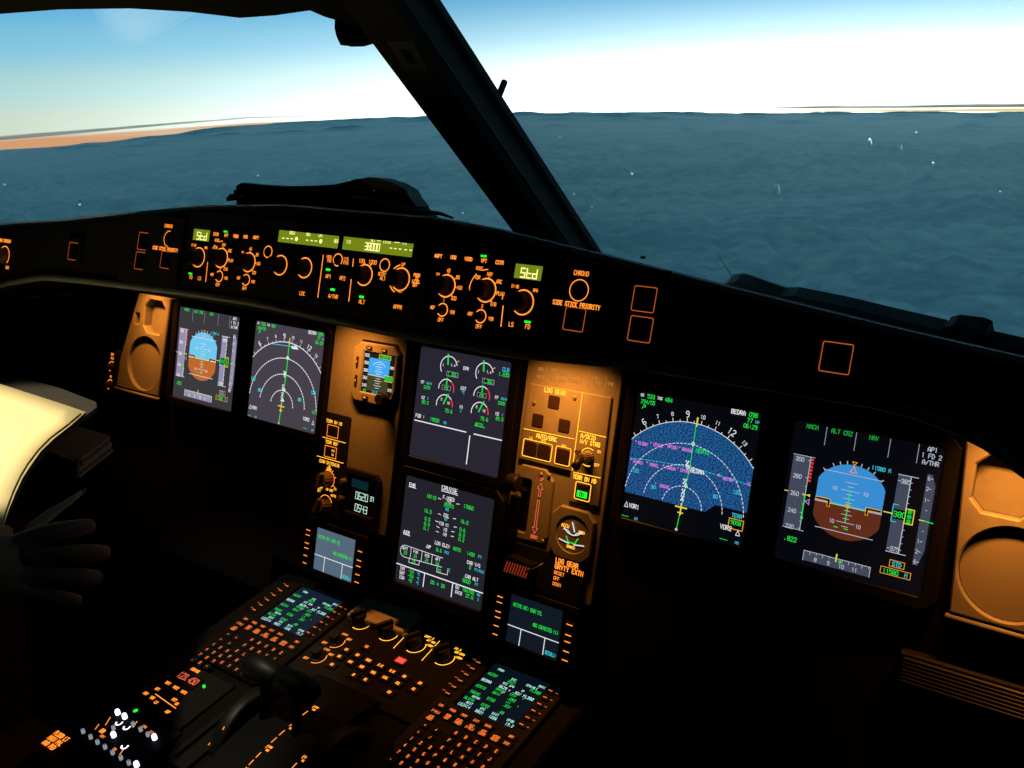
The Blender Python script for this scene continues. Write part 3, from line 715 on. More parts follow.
# ================================================================== clock
r = thing('panel_clock', 'dark square clock with pale digits, left of the lower centre display', 'clock', M, -.164, -.158, -.0015)
b = MB(); b.plate(octo(-.038, -.038, .038, .036, .008), [rect(-.026, -.030, .030, .027)], -.0004, .006, 'panel_dark', .0012, hole_floor=(.0015, 'black_gloss'))
b.build('case', r)
b = MB(); hh = .0022
b.flat(rect(-.020, .008, .014, .021), hh, 'clock_dim'); b.text('6241', -.003, .0145, .007, hh + .0002, 'clock_dim', seg=True)
b.text('0620', .003, -.003, .0105, hh, 'clock_digits', seg=True, w=.10, wf=.52); b.text('37', .0235, -.002, .0062, hh, 'clock_digits', seg=True, w=.16, wf=.5)
b.text('0543', .004, -.0215, .0105, hh, 'clock_digits', seg=True, w=.10, wf=.52); b.build('digits', r)
for y in (.014, -.012): knob(r, -.0315, y, .0042, .008, .006, 'knob_grey')

# ================================================================== datalink displays
def datalink(sx, label, scr):
    cx = -.2035 if sx < 0 else .1655
    cxs = -.2005 if sx < 0 else .1645
    r = thing('datalink_display', label, 'small display', M, cx, -.262, 0)
    b = MB(); b.plate(rrect(-.066, -.044, .066, .044, .004), [rect(-.041, -.0335, .041, .0335)], -.0115, .003, 'bezel', .001); b.build('bezel', r)
    b = MB(); b.flat(rect(-.0415, -.034, .0415, .034), .0005, scr); s = b.build('screen', r)
    b = MB(); hh = .0009; g = 'green'
    b.text('ACTIVE ATC: EDGW CTL', -.036, .020, .0046, hh, g, 'l', wf=.42); b.text('ADS CONNECTED (1)', .037, .002, .0046, hh, g, 'r', wf=.42)
    b.strip([(-.0405, -.010), (.0405, -.010)], .0012, hh, 'white'); b.strip([(-.019, -.011), (-.0195, -.033)], .0012, hh, 'white'); b.strip([(.019, -.011), (.0188, -.033)], .0012, hh, 'white')
    b.text('RECALL>', .0385, -.0285, .0048, hh, 'cyan', 'r', wf=.42); b.build('message_text', s)
    for k, y in enumerate((.026, .018, .005, -.003, -.016, -.028)):
        b = MB(); b.plate(rect(-.0625, y - .003, -.0485, y + .003), [], .0031, .0048, 'key', .0004); b.strip([(-.060, y), (-.053, y)] if k > 3 else [(-.060, y - .0008), (-.052, y - .0008)], .0013, .0052, 'orange'); b.build('push_button', r)
    for k, y in enumerate((.020, .006, -.003, -.016, -.028)):
        b = MB(); b.plate(rect(.0485, y - .003, .0625, y + .003), [], .0031, .0048, 'key', .0004); b.strip([(.051, y), (.059, y)], .0013, .0052, 'orange'); b.build('push_button', r)
datalink(-1, 'small grey message screen below the dark clock, at the left keyboard unit', 'scr_dcdul')
datalink(1, 'small dark message screen below the gear extension panel', 'scr_dcdur')

# ================================================================== landing gear panel
r = thing('gear_light_panel', 'amber lit LDG GEAR panel with three dark square lights above the brake switches', 'control panel', M, .1735, -.0065, -.0015)
X0, Y0 = .1735, -.0065; L2 = lambda p: [(a - X0, c - Y0) for a, c in p]
b = MB(); b.plate(L2([(.1115, .0565), (.2345, .0585), (.237, -.082), (.192, -.085), (.190, -.046), (.1085, -.0455)]), [], -.0004, .0030, 'panel', .001)
HH = .003 + H; T = lambda t, x, y, z, mat='amber', **k: b.text(t, x - X0, y - Y0, z, HH, mat, **k)
T('LDG GEAR', .152, .0520, .0056, w=.2, wf=.62); Lx = lambda pts, w=.0011, c=False: b.strip(L2(pts), w, HH, 'amber', c)
Lx([(.1925, .0575), (.1925, -.044)]); Lx([(.1115, -.0048), (.189, -.0035)]); Lx([(.195, .008), (.234, .0075)]); Lx([(.195, -.046), (.234, -.045)])
T('AUTO/BRK', .148, -.0098, .0056, w=.2, wf=.6); T('LO', .124, -.0150, .0033); T('MED', .144, -.0152, .0033); T('MAX', .1755, -.0155, .0033); T('A/SKID &', .213, .0030, .0052, w=.2, wf=.6); T('N/W STRG', .213, -.0042, .0052, w=.2, wf=.6)
T('ON', .2275, -.0125, .0036); T('OFF', .2270, -.0300, .0036); T('TERR ON ND', .2120, -.0510, .0052, w=.2, wf=.56)
Lx(rrect(.1135, -.0405, .1585, -.0175, .002, 2), .0011, True); Lx(rrect(.1645, -.0405, .1870, -.0172, .002, 2), .0011, True); Lx(rrect(.2005, -.079, .2228, -.0565, .002, 2), .0011, True)
b.arc(.2130 - X0, -.0225 - Y0, .0115, 60, 290, .0012, HH, 'amber')
for x, y in ((.182, .049), (.122, .032), (.197, -.038)): screw(b, x - X0, y - Y0, .003)
b.build('face_plate', r)
for x, y in ((.152, .038), (.131, .010), (.172, .0105)): button(r, x - X0, y - Y0, .0172, .0172, .003, .0038, 'button', 'indicator_light')
for x in (.1255, .1465): button(r, x - X0, -.029 - Y0, .0195, .019, .003, .0045, 'button')
button(r, .1757 - X0, -.029 - Y0, .0195, .0195, .003, .0045, 'button')
o = button(r, .2116 - X0, -.068 - Y0, .0195, .0195, .003, .0045, 'button')
b = MB(); b.flat(rect(.2045 - X0, -.0755 - Y0, .2195 - X0, -.0670 - Y0), .0049, 'green_light'); b.text('ON', .212 - X0, -.0712 - Y0, .005, .0052, 'black', w=.2); b.build('green_on_light', o)
k_ = knob(r, .2130 - X0, -.0225 - Y0, .0075, .018, .003, 'knob_grey')
b = MB(); b.tube([(.213 - X0, -.0225 - Y0, .018), (.214 - X0, -.026 - Y0, .030), (.2145 - X0, -.032 - Y0, .036)], [.004, .0045, .006], 'knob'); b.build('toggle_lever', r)
b = MB(); b.lathe(.199 - X0, -.0178 - Y0, [(.0038, .003), (.0038, .008), (.003, .010)], 'rib', 16); b.build('round_pin', r)

# ---- gear lever housing and lever
r = thing('gear_lever_panel', 'amber lit recess plate with UP and DOWN arrows, below the gear lights', 'control panel', M, .138, -.107, -.0015)
X0, Y0 = .138, -.107; L2 = lambda p: [(a - X0, c - Y0) for a, c in p]
slot = L2(rrect(.118, -.142, .134, -.070, .004, 3))
b = MB(); b.plate(L2([(.1015, -.075), (.116, -.052), (.1535, -.0515), (.167, -.065), (.1685, -.140), (.160, -.150), (.112, -.153), (.1015, -.14)]), [slot], -.0004, .0040, 'panel', .0016, hole_floor=(.0002, 'black'))
HH = .004 + H
b.text('UP', .1495 - X0, -.0655 - Y0, .0042, HH, 'red_text', w=.2); b.text('DOWN', .149 - X0, -.1435 - Y0, .0044, HH, 'red_text', w=.2, wf=.5)
def arrow(x, y0, y1, s):   # outline arrow from y0 to tip y1
    w = .0016; q = [(x - w, y0), (x - w, y1 - s * .008), (x - 2.6 * w, y1 - s * .008), (x, y1), (x + 2.6 * w, y1 - s * .008), (x + w, y1 - s * .008), (x + w, y0)]
    b.strip(L2(q), .0009, HH, 'red_text', True)
arrow(.149, -.0885, -.0705, 1); arrow(.1488, -.0945, -.139, -1)
for x, y in ((.160, -.058), (.1475, -.0595 + .0), (.163, -.146)): screw(b, x - X0, y - Y0, .004)
b.build('recess_plate', r)
r = thing('landing_gear_lever', 'dark landing gear lever with wheel shaped knob beside the UP and DOWN arrows', 'lever', M, .124, -.085, 0)
b = MB(); b.tube([(.002, -.004, -.001), (.002, .002, .014), (-.001, .012, .026)], [.004, .0038, .0036], 'knob'); b.plate([(-.013, -.070), (-.001, -.070), (.000, -.012), (-.010, -.008)], [], .004, .020, 'black', .002); b.build('lever_arm', r)
ku, kv = M.px(513.5, 482.5, .028); b = MB(); c0 = Vector((ku - .124, kv + .085, .028)); ax = Vector((1, 0, 0))
prof = [(.003, -.0085), (.010, -.008), (.0118, -.0055), (.0118, .0055), (.010, .008), (.003, .0085)]
secs = [[(c0.x + h, c0.y + rr * cos(2 * pi * i / 28), c0.z + rr * sin(2 * pi * i / 28)) for i in range(28)] for rr, h in prof]
b.sweep(secs, 'knob', True, True, False); b.build('wheel_knob', r)

# ---- brake pressure gauge
r = thing('brake_pressure_gauge', 'round brake pressure gauge in an eight sided bezel, below the green lit switch', 'gauge', M, .2055, -.1255, -.0015)
X0, Y0 = .2055, -.1255
b = MB(); b.plate(octo(-.033, -.034, .031, .034, .012), [circ(.001, 0, .0235, 40)], -.0004, .0065, 'panel', .0018, hole_floor=(.001, 'panel')); b.build('bezel', r)
b = MB(); hh = .0056; b.flat(circ(.001, 0, .0234, 36), .0050, 'panel')
b.text('ACCU', -.011, .009, .0040, hh, 'amber'); b.text('PRESS', .014, .006, .003, hh, 'amber', wf=.5); b.text('BRAKES', .001, -.0165, .0034, hh, 'amber', wf=.5)
b.arc(.001, .016, .0165, 215, 325, .0012, hh, 'white'); b.arc(-.010, -.004, .0085, 30, 110, .0011, hh, 'white'); b.arc(.012, -.004, .0085, 70, 150, .0011, hh, 'white')
b.strip([(-.0175, -.010), (-.003, -.0125)], .0014, hh, 'white'); b.strip([(.005, -.0125), (.0195, -.0105)], .0014, hh, 'white')
b.strip([(-.004, -.011), (-.0075, -.0045)], .0016, hh, 'green'); b.strip([(.006, -.011), (.0095, -.004)], .0016, hh, 'green'); b.strip([(-.003, -.011), (.005, -.011)], .0016, hh, 'green')
b.build('dial', r)
b = MB(); b.tube([(.004, .004, .0062), (-.001, .016, .0062)], .0008, 'white', 6); b.build('needle', r)

# ---- gravity extension panel
r = thing('gravity_extension_panel', 'dark LDG GEAR GRVTY EXTN panel with a red striped guard, above the right message screen', 'control panel', M, .1655, -.185, -.0016)
X0, Y0 = .1655, -.185
b = MB(); b.plate(rrect(-.066, -.028, .066, .028, .003), [], -.0002, .0045, 'panel_dark', .001); HH = .0045 + H
T = lambda t, x, y, z, al='l', **k: b.text(t, x - X0, y - Y0, z, HH, 'orange', al, **k)
T('LDG GEAR', .187, -.1645, .0060, w=.2, wf=.6); T('GRVTY EXTN', .187, -.1725, .0060, w=.2, wf=.6); T('RESET', .187, -.181, .0042); T('OFF', .187, -.1885, .0042); T('DOWN', .187, -.196, .0042); b.build('face_plate', r)
b = MB(); b.sweep([[(-.050, -.016, .005), (-.050, .012, .005), (-.050, .010, .018), (-.050, -.010, .022)], [(-.004, -.018, .005), (-.004, .010, .005), (-.004, .008, .018), (-.004, -.012, .022)]], 'black')
b.build('switch_guard', r)
b = MB()
for i in range(9):
    x = -.046 + i * .0042; b.v += []; k0 = b.vs([(x, -.0102, .0222), (x + .0022, -.0102, .0222), (x + .0045, .004, .0200), (x + .0023, .004, .0200)]); b.fc((k0, k0 + 1, k0 + 2, k0 + 3), 'red_stripe')

b.build('red_stripes', r)
b = MB(); b.tube([(-.012, -.002, .021), (.004, .008, .024), (.012, .016, .020)], [.0016, .0016, .0012], 'rib', 8); b.build('bent_lever', r)

# ================================================================== glareshield
def interp(x, T):
    for (a, c), (d, e) in zip(T, T[1:]):
        if x <= d: return c + (e - c) * max(0, (x - a)) / (d - a)
    return T[-1][1]
ZT = [(-1.05, 1.232), (-.85, 1.262), (-.72, 1.280), (-.58, 1.294), (-.43, 1.313), (-.27, 1.332), (-.12, 1.342), (.12, 1.342), (.20, 1.336), (.27, 1.328), (.33, 1.321), (.43, 1.3085), (.53, 1.2965), (.62, 1.2860), (.72, 1.276), (.85, 1.259), (1.05, 1.230)]
ZB = [(-1.05, 1.10), (-.85, 1.150), (-.70, 1.195), (-.60, 1.214), (-.50, 1.219), (-.41, 1.222), (-.28, 1.226), (-.14, 1.228), (0, 1.2245), (.09, 1.222), (.26, 1.2225), (.33, 1.227), (.40, 1.2315), (.62, 1.2330), (.657, 1.228), (.69, 1.2185), (.72, 1.203), (.78, 1.175), (.88, 1.14), (1.05, 1.09)]
def fy(z): return -.2083 + .3 * (z - 1.2976)      # glareshield face plane
root = thing('glareshield', 'long black curved glareshield under the windshields', 'glareshield', loc=(0, 0, 1.20))
inv = Matrix.Translation((0, 0, -1.20))
secs = []; lips = []
N_ = 72
for i in range(N_ + 1):
    x = -1.04 + 2.08 * i / N_; zt = interp(x, ZT); zb = interp(x, ZB)
    sec = [(fy(zb) + .002, zb), (fy(zt - .010) + .002, zt - .010), (fy(zt) + .0035, zt - .003), (fy(zt) + .010, zt), (fy(zt) + .022, zt - .001),
           (-.10, zt - .034), (.10, zt - .110), (.26, zt - .165), (.26, min(zb - .02, zt - .17)), (-.02, zb - .004), (-.16, zb - .002), (fy(zb) + .03, zb - .002)]
    secs.append([(x, y, z - 1.20) for y, z in sec]); lips.append((x, fy(zb) - .002, zb - 1.20 - .002))
b = MB(); b.sweep(secs, 'glare_vinyl', True, True, False); b.build('cowl', root)
b = MB()
for ring_r in (.0050,): b.tube(lips, ring_r, 'lip', 10)
b.build('lower_lip', root)
# pale strip added as the skylit highlight on the top edge
b = MB(); b.tube([(s_[3][0], s_[3][1] - .004, s_[3][2] + .0008) for s_ in secs], .0011, 'highlight_strip', 6); b.build('edge_highlight', root)

TH = .0012   # plate front height over the face plane
def Fp(pts): return [F.px(*p) for p in pts]
# ---- autopilot control unit
u0, v0 = 0.0, .0
r = thing('autopilot_control_panel', 'centre glareshield panel with two long yellow-green number windows and four rotary selectors', 'control panel', F, 0, -.028, 0)
V0 = -.028
L2 = lambda p: [(a, c - V0) for a, c in p]
b = MB(); w1 = [F.px(*q) for q in ((278.5, 241.6), (340.8, 247.2), (341.9, 235), (279.6, 229.4))]; w2 = [F.px(*q) for q in ((344.6, 247.7), (413.9, 254.3), (415.3, 241.3), (345.5, 235.2))]
W1 = rect(-.1115, .0030, -.0105, .0175); W2 = rect(.0000 - .0035, .0030, .1020, .0178)
b.plate(L2(rect(-.1340, -.0840, .1300, .0300)), [L2(W1), L2(W2)], -.0004, TH, 'fcu_face', .0005, hole_floor=(-.0001, 'black')); b.build('face_plate', r)
HH = TH + H
b = MB()
def Tp(b, t, px, py, z, mat='orange', dx=0, V0=V0, h=HH, **k):
    a, c = F.px(px, py); b.text(t, a - dx, c - V0, z, h, mat, **k)
def Lp(b, pts, w, mat='orange', dx=0, V0=V0, h=HH, closed=False): b.strip([(a - dx, c - V0) for a, c in Fp(pts)], w, h, mat, closed)
SZ = .0042
Lp(b, [(324.3, 255.4), (318.8, 297.4)], .0011); Lp(b, [(354.4, 259.2), (353.5, 268)], .0011); Lp(b, [(352.2, 279.7), (349.8, 301.3)], .0011)
Tp(b, 'HDG', 330.2, 257.2, .0036); Tp(b, 'TRK', 330.2, 261.2, .0036); Tp(b, 'V/S', 347, 259.3, .0036); Tp(b, 'FPA', 346.8, 263.3, .0036)
Tp(b, 'AP1', 329.4, 276.6, SZ); Tp(b, 'AP2', 343.4, 278.4, SZ); Tp(b, 'A/THR', 334.1, 296.6, SZ); Tp(b, 'LOC', 303.2, 293.6, SZ); Tp(b, 'ALT', 362.8, 302, SZ); Tp(b, 'APPR', 398.6, 307.2, SZ)
Tp(b, '100', 362.6, 261.2, .0042); Tp(b, '1000', 373.6, 262.4, .0042); Tp(b, 'METRIC', 383.6, 274.4, .0038, wf=.5); Tp(b, 'ALT', 383.8, 278.6, .0038)
Tp(b, 'UP', 404.2, 264.8, .0038); Tp(b, 'DN', 400.6, 293.6, .0038)
for t, x, y in (('PUSH', 417.8, 275.4), ('TO', 417.5, 278.6), ('LEVEL', 417, 281.8), ('OFF', 416, 285.3)): Tp(b, t, x, y, .0034, wf=.55, w=.2)
rings = {}
def cen(px, py): a, c = F.px(px, py); return (a, c - V0)
for nm, (px, py, rr) in dict(spd_push=(269, 252, .0070), spd=(281.0, 265.4, .0118), hdg=(305.5, 268, .0118), hdgtrk=(338.8, 260.1, .0070), alt=(365.2, 275.2, .0118), metric=(385.7, 265.3, .0070), vs=(401.5, 279.5, .0125)).items():
    a, c = cen(px, py); rings[nm] = (a, c, rr); b.ring(a, c, rr, .0012 if rr < .01 else .0015, HH, 'orange', 36)
a, c, rr = rings['vs']; b.arc(a, c, .0158, 105, 150, .0013, HH, 'orange'); b.arc(a, c, .0158, 205, 255, .0013, HH, 'orange')
a, c, rr = rings['alt']; b.strip([(a - .002, c + .0125), (a - .003, c + .0148)], .0012, HH, 'orange'); b.strip([(a + .0065, c + .0115), (a + .0085, c + .0135)], .0012, HH, 'orange')
b.build('backlit_lettering', r)
for nm in ('spd', 'hdg', 'alt', 'vs'):
    a, c, rr = rings[nm]; knob(r, a, c, rr * .78, .0165, TH, 'knob')
for nm in ('spd_push', 'hdgtrk', 'metric'):
    a, c, rr = rings[nm]; q = MB(); q.lathe(a, c, [(rr * .75, TH), (rr * .75, TH + .002), (rr * .65, TH + .0025)], 'black_gloss', 24); q.build('round_button', r)
for px, py, lit in ((330.2, 270, 1), (343.6, 272, 0), (334.8, 289.9, 1), (303.6, 287, 0), (363.5, 297.2, 1), (399.2, 300.5, 0)):
    a, c = cen(px, py); q = MB(); q.plate(rrect(a - .0070, c - .002, a + .0070, c + .0085, .001, 2), [], TH, TH + .002, 'black_gloss', .0005)
    if lit: q.flat(rect(a - .0036, c - .0015, a + .0036, c + .0013), TH + .0022, 'green_light')
    q.build('push_button', r)
q = MB(); q.flat(L2(W1), .0002, 'lcd'); s = q.build('lcd_window', r); q = MB(); hh = .0006
def Tw(q, t, px, py, z, **k): Tp(q, t, px, py, z, 'lcd_text', h=hh, **k)
Tw(q, 'MACH', 292.6, 232.9, .0040, wf=.5); Tw(q, 'HDG', 308.6, 234.2, .0040, wf=.5); Tw(q, 'LAT', 321.1, 235.3, .0040, wf=.5); Tw(q, 'HDG', 336.6, 241.2, .0040, wf=.5)
for x, y in ((283.6, 238.2), (287.9, 238.5), (292.1, 238.8), (307.5, 240.3), (311.9, 240.7), (316.2, 241.1)): a, c = cen(x, y); q.strip([(a - .0016, c), (a + .0016, c)], .0013, hh, 'lcd_text')
for x, y in ((296.8, 239.1), (321.1, 241.4)): a, c = cen(x, y); q.flat(circ(a, c, .0026, 16), hh, 'lcd_text')
q.build('window_digits', s)
q = MB(); q.flat(L2(W2), .0002, 'lcd'); s = q.build('lcd_window', r); q = MB()
Tw(q, 'V/S', 349, 242, .0038, wf=.5); Tw(q, 'ALT', 373.6, 240.3, .0036, wf=.5); Tw(q, 'LVL/CH', 387.4, 241.7, .0036, wf=.42); Tw(q, 'V/S', 404.8, 243, .0036, wf=.5)
for x0, y0, x1, y1 in ((377.6, 240.8, 380.8, 241.1), (395, 242.4, 400, 242.8)): Lp(q, [(x0, y0), (x1, y1)], .0008, 'lcd_text', h=hh)
Tw(q, '38000', 372.6, 247, .0078, seg=True, wf=.5, w=.16)
for x, y in ((391.4, 248.2), (395.6, 248.7), (400.4, 249.2), (406, 249.9), (411.2, 250.3)): a, c = cen(x, y); q.strip([(a - .0014, c), (a + .0014, c)], .0012, hh, 'lcd_text')
q.build('window_digits', s)

# ---- the two flight display control panels either side of it
def efis(sx, label):
    cx = sx * .214
    r = thing('display_control_panel', label, 'control panel', F, cx, -.028, 0)
    b = MB(); wx = (.2557 if sx > 0 else -.2545) - cx; wy = .0018 if sx > 0 else .0
    std = rect(wx - .0165, -.0073 + .028 + wy, wx + .0165, .0073 + .028 + wy)
    x0, x1 = sorted((sx * .1315 - cx, sx * .2835 - cx))
    b.plate(rect(x0, -.056, x1, .058), [std], -.0004, TH, 'fcu_face', .0005, hole_floor=(-.0001, 'black')); b.build('face_plate', r)
    q = MB(); q.flat(std, .0002, 'lcd'); s = q.build('lcd_window', r)
    q = MB()
    k = .0090 / 6; xx = wx - .0085
    for ch in 'Std':
        for pl in seg7(ch): q.strip([(xx + a * .0048 / 4, .0268 + wy + (c - 3) * k) for a, c in pl], .0015, .0006, 'lcd_text')
        xx += .0072
    q.build('window_digits', s)
    b = MB(); T = lambda t, x, y, z=.0040, **kk: b.text(t, sx * x - cx if kk.pop('m', 1) else x - cx, y + .028, z, HH, 'orange', **kk)
    # measured on the photo (positions about the symmetric layout of the two panels)
    ry_ = .0036 if sx > 0 else 0
    RX, RY = sx * .1562 - cx, -.0265 + .028 + ry_; MX, MY = sx * .2085 - cx, -.0258 + .028 + ry_ * 1.1; BX, BY = (.2560 if sx > 0 else -.2530) - cx, -.0290 + .028
    r1 = (sx * .1563 - cx, -.0485 + .028); r2 = (sx * .2070 - cx, -.0492 + .028)
    names = ('ARPT', 'NDB', 'VORD', 'WPT', 'CSTR')
    lp = [(439.3, 256.3), (454.3, 257.6), (469.3, 259.3), (484.8, 261), (500.5, 262.8)] if sx > 0 else [(257, 237.8), (246.5, 237), (236.8, 236.5), (227.2, 235.7), (217, 234.5)]
    lp = [(a - cx, c + .028) for a, c in Fp(lp)]
    for (x, y), n in zip(lp, names): b.text(n, x, y, .0036, HH, 'orange', wf=.6, w=.2)
    b.ring(RX, RY, .0118, .0015, HH, 'orange'); b.ring(MX, MY, .0122, .0015, HH, 'orange'); b.arc(BX, BY, .0125, -130, 130, .0014, HH, 'orange')
    for a, t in ((140, '20'), (90, '40'), (40, '80'), (0, '160'), (-45, '320')):
        c_, s_ = cos(radians(a)), sin(radians(a)); b.strip([(RX + .0118 * c_, RY + .0118 * s_), (RX + .0138 * c_, RY + .0138 * s_)], .001, HH, 'orange')
        b.text(t, RX + .0178 * c_, RY + .0166 * s_, .0036, HH, 'orange', wf=.55)
    for a, t in ((180, 'LS'), (135, 'VOR'), (85, 'NAV'), (38, 'ARC'), (-5, 'PLAN'), (-50, 'ENG')):
        c_, s_ = cos(radians(a)), sin(radians(a)); b.strip([(MX + .0122 * c_, MY + .0122 * s_), (MX + .0142 * c_, MY + .0142 * s_)], .001, HH, 'orange')
        b.text(t, MX + .0188 * c_, MY + .0170 * s_, .0037, HH, 'orange', wf=.55)
    b.text('ROSE', MX - .0125, MY + .0215, .0034, HH, 'orange', wf=.55); b.arc(MX, MY, .0215, 95, 112, .001, HH, 'orange'); b.arc(MX, MY, .0215, 135, 180, .001, HH, 'orange')
    for (x, y), n in ((r1, '1'), (r2, '2')):
        b.ring(x, y, .0068, .0012, HH, 'orange', 26); b.text(n, x, y + .0105, .0034, HH, 'orange'); b.text('ADF', x - .0135, y + .001, .0034, HH, 'orange', wf=.55); b.text('VOR', x + .0135, y - .001, .0034, HH, 'orange', wf=.55); b.text('OFF', x, y - .0108, .0038, HH, 'orange', wf=.6)
    b.text('IN HG', BX - .0125, BY + .0150, .0032, HH, 'orange', wf=.5); b.text('HPA', BX + .0125, BY + .0135, .0032, HH, 'orange', wf=.5)
    b.strip([(a - cx, c + .028) for a, c in Fp([(504, 306.3), (501.8, 326.3)] if sx > 0 else [(208.7, 262.5), (206.7, 281.7)])], .0011, HH, 'orange')
    b.strip([(sx * .2305 - cx, -.0245 + .028), (sx * .2305 - cx, -.0285 + .028)], .001, HH, 'orange')
    (fdx, fdy), (lsx, lsy) = [(a - cx, c + .028) for a, c in Fp([(528.6, 326.8), (512, 324.5)] if sx > 0 else [(192, 277.5), (200.5, 278.5)])]
    b.text('FD', fdx, fdy, .0042, HH, 'orange'); b.text('LS', lsx, lsy, .0042, HH, 'orange'); b.build('backlit_lettering', r)
    knob(r, RX, RY, .0096, .017, TH, 'knob'); knob(r, MX, MY, .0098, .017, TH, 'knob'); knob(r, BX, BY, .0100, .017, TH, 'knob')
    for x, y in (r1, r2): knob(r, x, y, .0045, .006, TH, 'knob', True, 60)
    for i in range(5):
        x, y = lp[i]; q = MB(); q.plate(rrect(x - .006, y + .003, x + .006, y + .011, .001, 2), [], TH, TH + .002, 'black_gloss', .0005)
        if i == 3: q.flat(rect(x - .0038, y + .0034, x + .0038, y + .0058), TH + .0022, 'green_light')
        q.build('push_button', r)
    for x, y, lit in ((fdx, fdy, 1), (lsx, lsy, 0)):
        q = MB(); q.plate(rrect(x - .0065, y + .003, x + .0065, y + .0105, .001, 2), [], TH, TH + .002, 'black_gloss', .0005)
        if lit: q.flat(rect(x - .0038, y + .0034, x + .0038, y + .0058), TH + .0022, 'green_light')
        q.build('push_button', r)
    return r
efis(1, 'glareshield panel with the large bright Std window, right of the long number windows')
efis(-1, 'glareshield panel with the smaller seeming Std window, left of the long number windows')

# ---- warning button panels
def warn_panel(sx, label):
    cx = sx * .352
    r = thing('warning_button_panel', label, 'button panel', F, cx, -.028, 0)
    x0, x1 = sorted((sx * .2855 - cx, sx * .412 - cx))
    chx, chy = sx * .3180 - cx, -.0085 + .028 - .0015
    sx_, sy_ = (.3182 if sx > 0 else -.3175) - cx, -.0383 + .028
    (ax, ay), (bx, by) = [(a - cx, c + .028) for a, c in Fp([(644.8, 299.4), (641, 329.4)] if sx > 0 else [(144.5, 241.5), (141.5, 261)])]
    sq = [(sx_, sy_, .0112), (ax, ay, .0116), (bx, by, .0116)]; UP = TH + (.0008 if sx > 0 else .0036); fl = TH - .0004
    b = MB(); b.plate(rect(x0, -.050, x1, .046), [rrect(x - k - .0008, y - k - .0008, x + k + .0008, y + k + .0008, .0015, 2) for x, y, k in sq] + [circ(chx, chy, .0112, 36)], -.0004, UP, 'fcu_face', .0005, hole_floor=(fl, 'fcu_face'))
    b.text('CHRONO', chx, chy + .0165, .0042, UP + H, 'orange', wf=.56); b.ring(chx, chy, .0104, .0009, HH, 'orange', 40)
    b.text('SIDE STICK PRIORITY', chx, -.0243 + .028, .0042, UP + H, 'orange', wf=.56, w=.2)
    for x, y, k in sq: b.strip(rrect(x - k, y - k, x + k, y + k, .0015, 2), .0008, HH, 'orange_dim', True)
    b.build('face_plate', r)
    for x, y, k in sq: q = MB(); q.plate(rrect(x - k + .0012, y - k + .0012, x + k - .0012, y + k - .0012, .001, 2), [], fl + .0001, TH + .0006, 'black_gloss', .0003); q.build('push_button', r)
    q = MB(); q.lathe(chx, chy, [(.0090, fl + .0001), (.0090, TH + .0005), (.0085, TH + .0008)], 'black_gloss', 28); q.build('round_button', r)
warn_panel(1, 'glareshield panel lettered CHRONO with outlined dark squares, right of the large Std window')
warn_panel(-1, 'glareshield panel with outlined dark squares left of the smaller Std window')
def lone(sx, label):
    u, v = F.px(836.5, 358) if sx > 0 else F.px(74.5, 251.6)
    r = thing('outlined_button', label, 'button', F, u, v, 0)
    UP = TH + .0036
    b = MB(); b.plate(rrect(-.020, -.020, .020, .020, .002, 2), [rrect(-.0134, -.0134, .0134, .0134, .0015, 2)], -.0004, UP, 'fcu_face', .0005, hole_floor=(TH - .0004, 'fcu_face')); b.strip(rrect(-.0124, -.0124, .0124, .0124, .0015, 2), .0008, HH, 'orange_dim', True); b.build('surround', r)
    q = MB(); q.plate(rrect(-.0110, -.0110, .0110, .0110, .001, 2), [], TH - .0003, TH + .0006, 'black_gloss', .0003); q.build('push_button', r)
lone(1, 'lone square button with a thin orange outline on the right of the glareshield')
lone(-1, 'lone square button with a thin orange outline on the left of the glareshield')
a, c = F.px(5.0, 256)
r = thing('loudspeaker_knob', 'backlit rotary knob at the far left end of the glareshield', 'knob', F, a, c, 0)
b = MB(); b.plate(rrect(-.030, -.030, .030, .030, .003, 2), [], -.0004, TH, 'fcu_face', .0005); b.arc(0, 0, .0150, -40, 190, .0014, HH, 'orange'); b.text('LOUD SPEAKER', -.004, .0235, .0045, HH, 'orange', wf=.55, w=.2); b.text('MAX', .014, -.017, .0045, HH, 'orange'); b.build('surround', r)
knob(r, 0, 0, .0115, .014, TH, 'knob_grey', True, 60)

# ================================================================== flood lamps under the glareshield
def flood(x, w, pw, label, v=.138, h=.060, col=(1, .30, .035), aimv=-.05):
    r = thing('flood_lamp', label, 'lamp', M, x, v, h)
    b = MB(); b.box(-w / 2, .0025, -.008, w / 2, .010, .008, 'black'); b.box(-w / 2, -.006, .0075, w / 2, .0026, .0095, 'black'); b.box(-w / 2, -.006, -.0095, w / 2, .0026, -.0078, 'black'); b.build('housing', r)
    emi('lamp_%d' % int(abs(x) * 1000 + (x > 0)), (255, 170, 80), 2.0)
    b = MB(); b.tube([(-w / 2, -.001, 0), (w / 2, -.001, 0)], .003, 'lamp_%d' % int(abs(x) * 1000 + (x > 0)), 8); b.build('lamp_tube', r)
    l = bpy.data.lights.new('flood_light', 'AREA'); l.shape = 'RECTANGLE'; l.size = w; l.size_y = .012; l.energy = pw; l.color = col; l.spread = radians(84)
    o = bpy.data.objects.new('flood_light', l); COL.objects.link(o)
    p = M.w(x, v - .006, h); tgt = M.w(x, aimv, 0); d = (tgt - p).normalized()
    z = -d; xx = Vector((1, 0, 0)); yy = z.cross(xx).normalized(); m_ = Matrix((xx, yy, z)).transposed().to_4x4(); m_.translation = p + d * .004; o.matrix_world = m_
    return r
flood(.690, .07, .52, 'small lamp glowing over the right loudspeaker panel')
flood(-.690, .07, .58, 'small lamp glowing over the left loudspeaker panel')
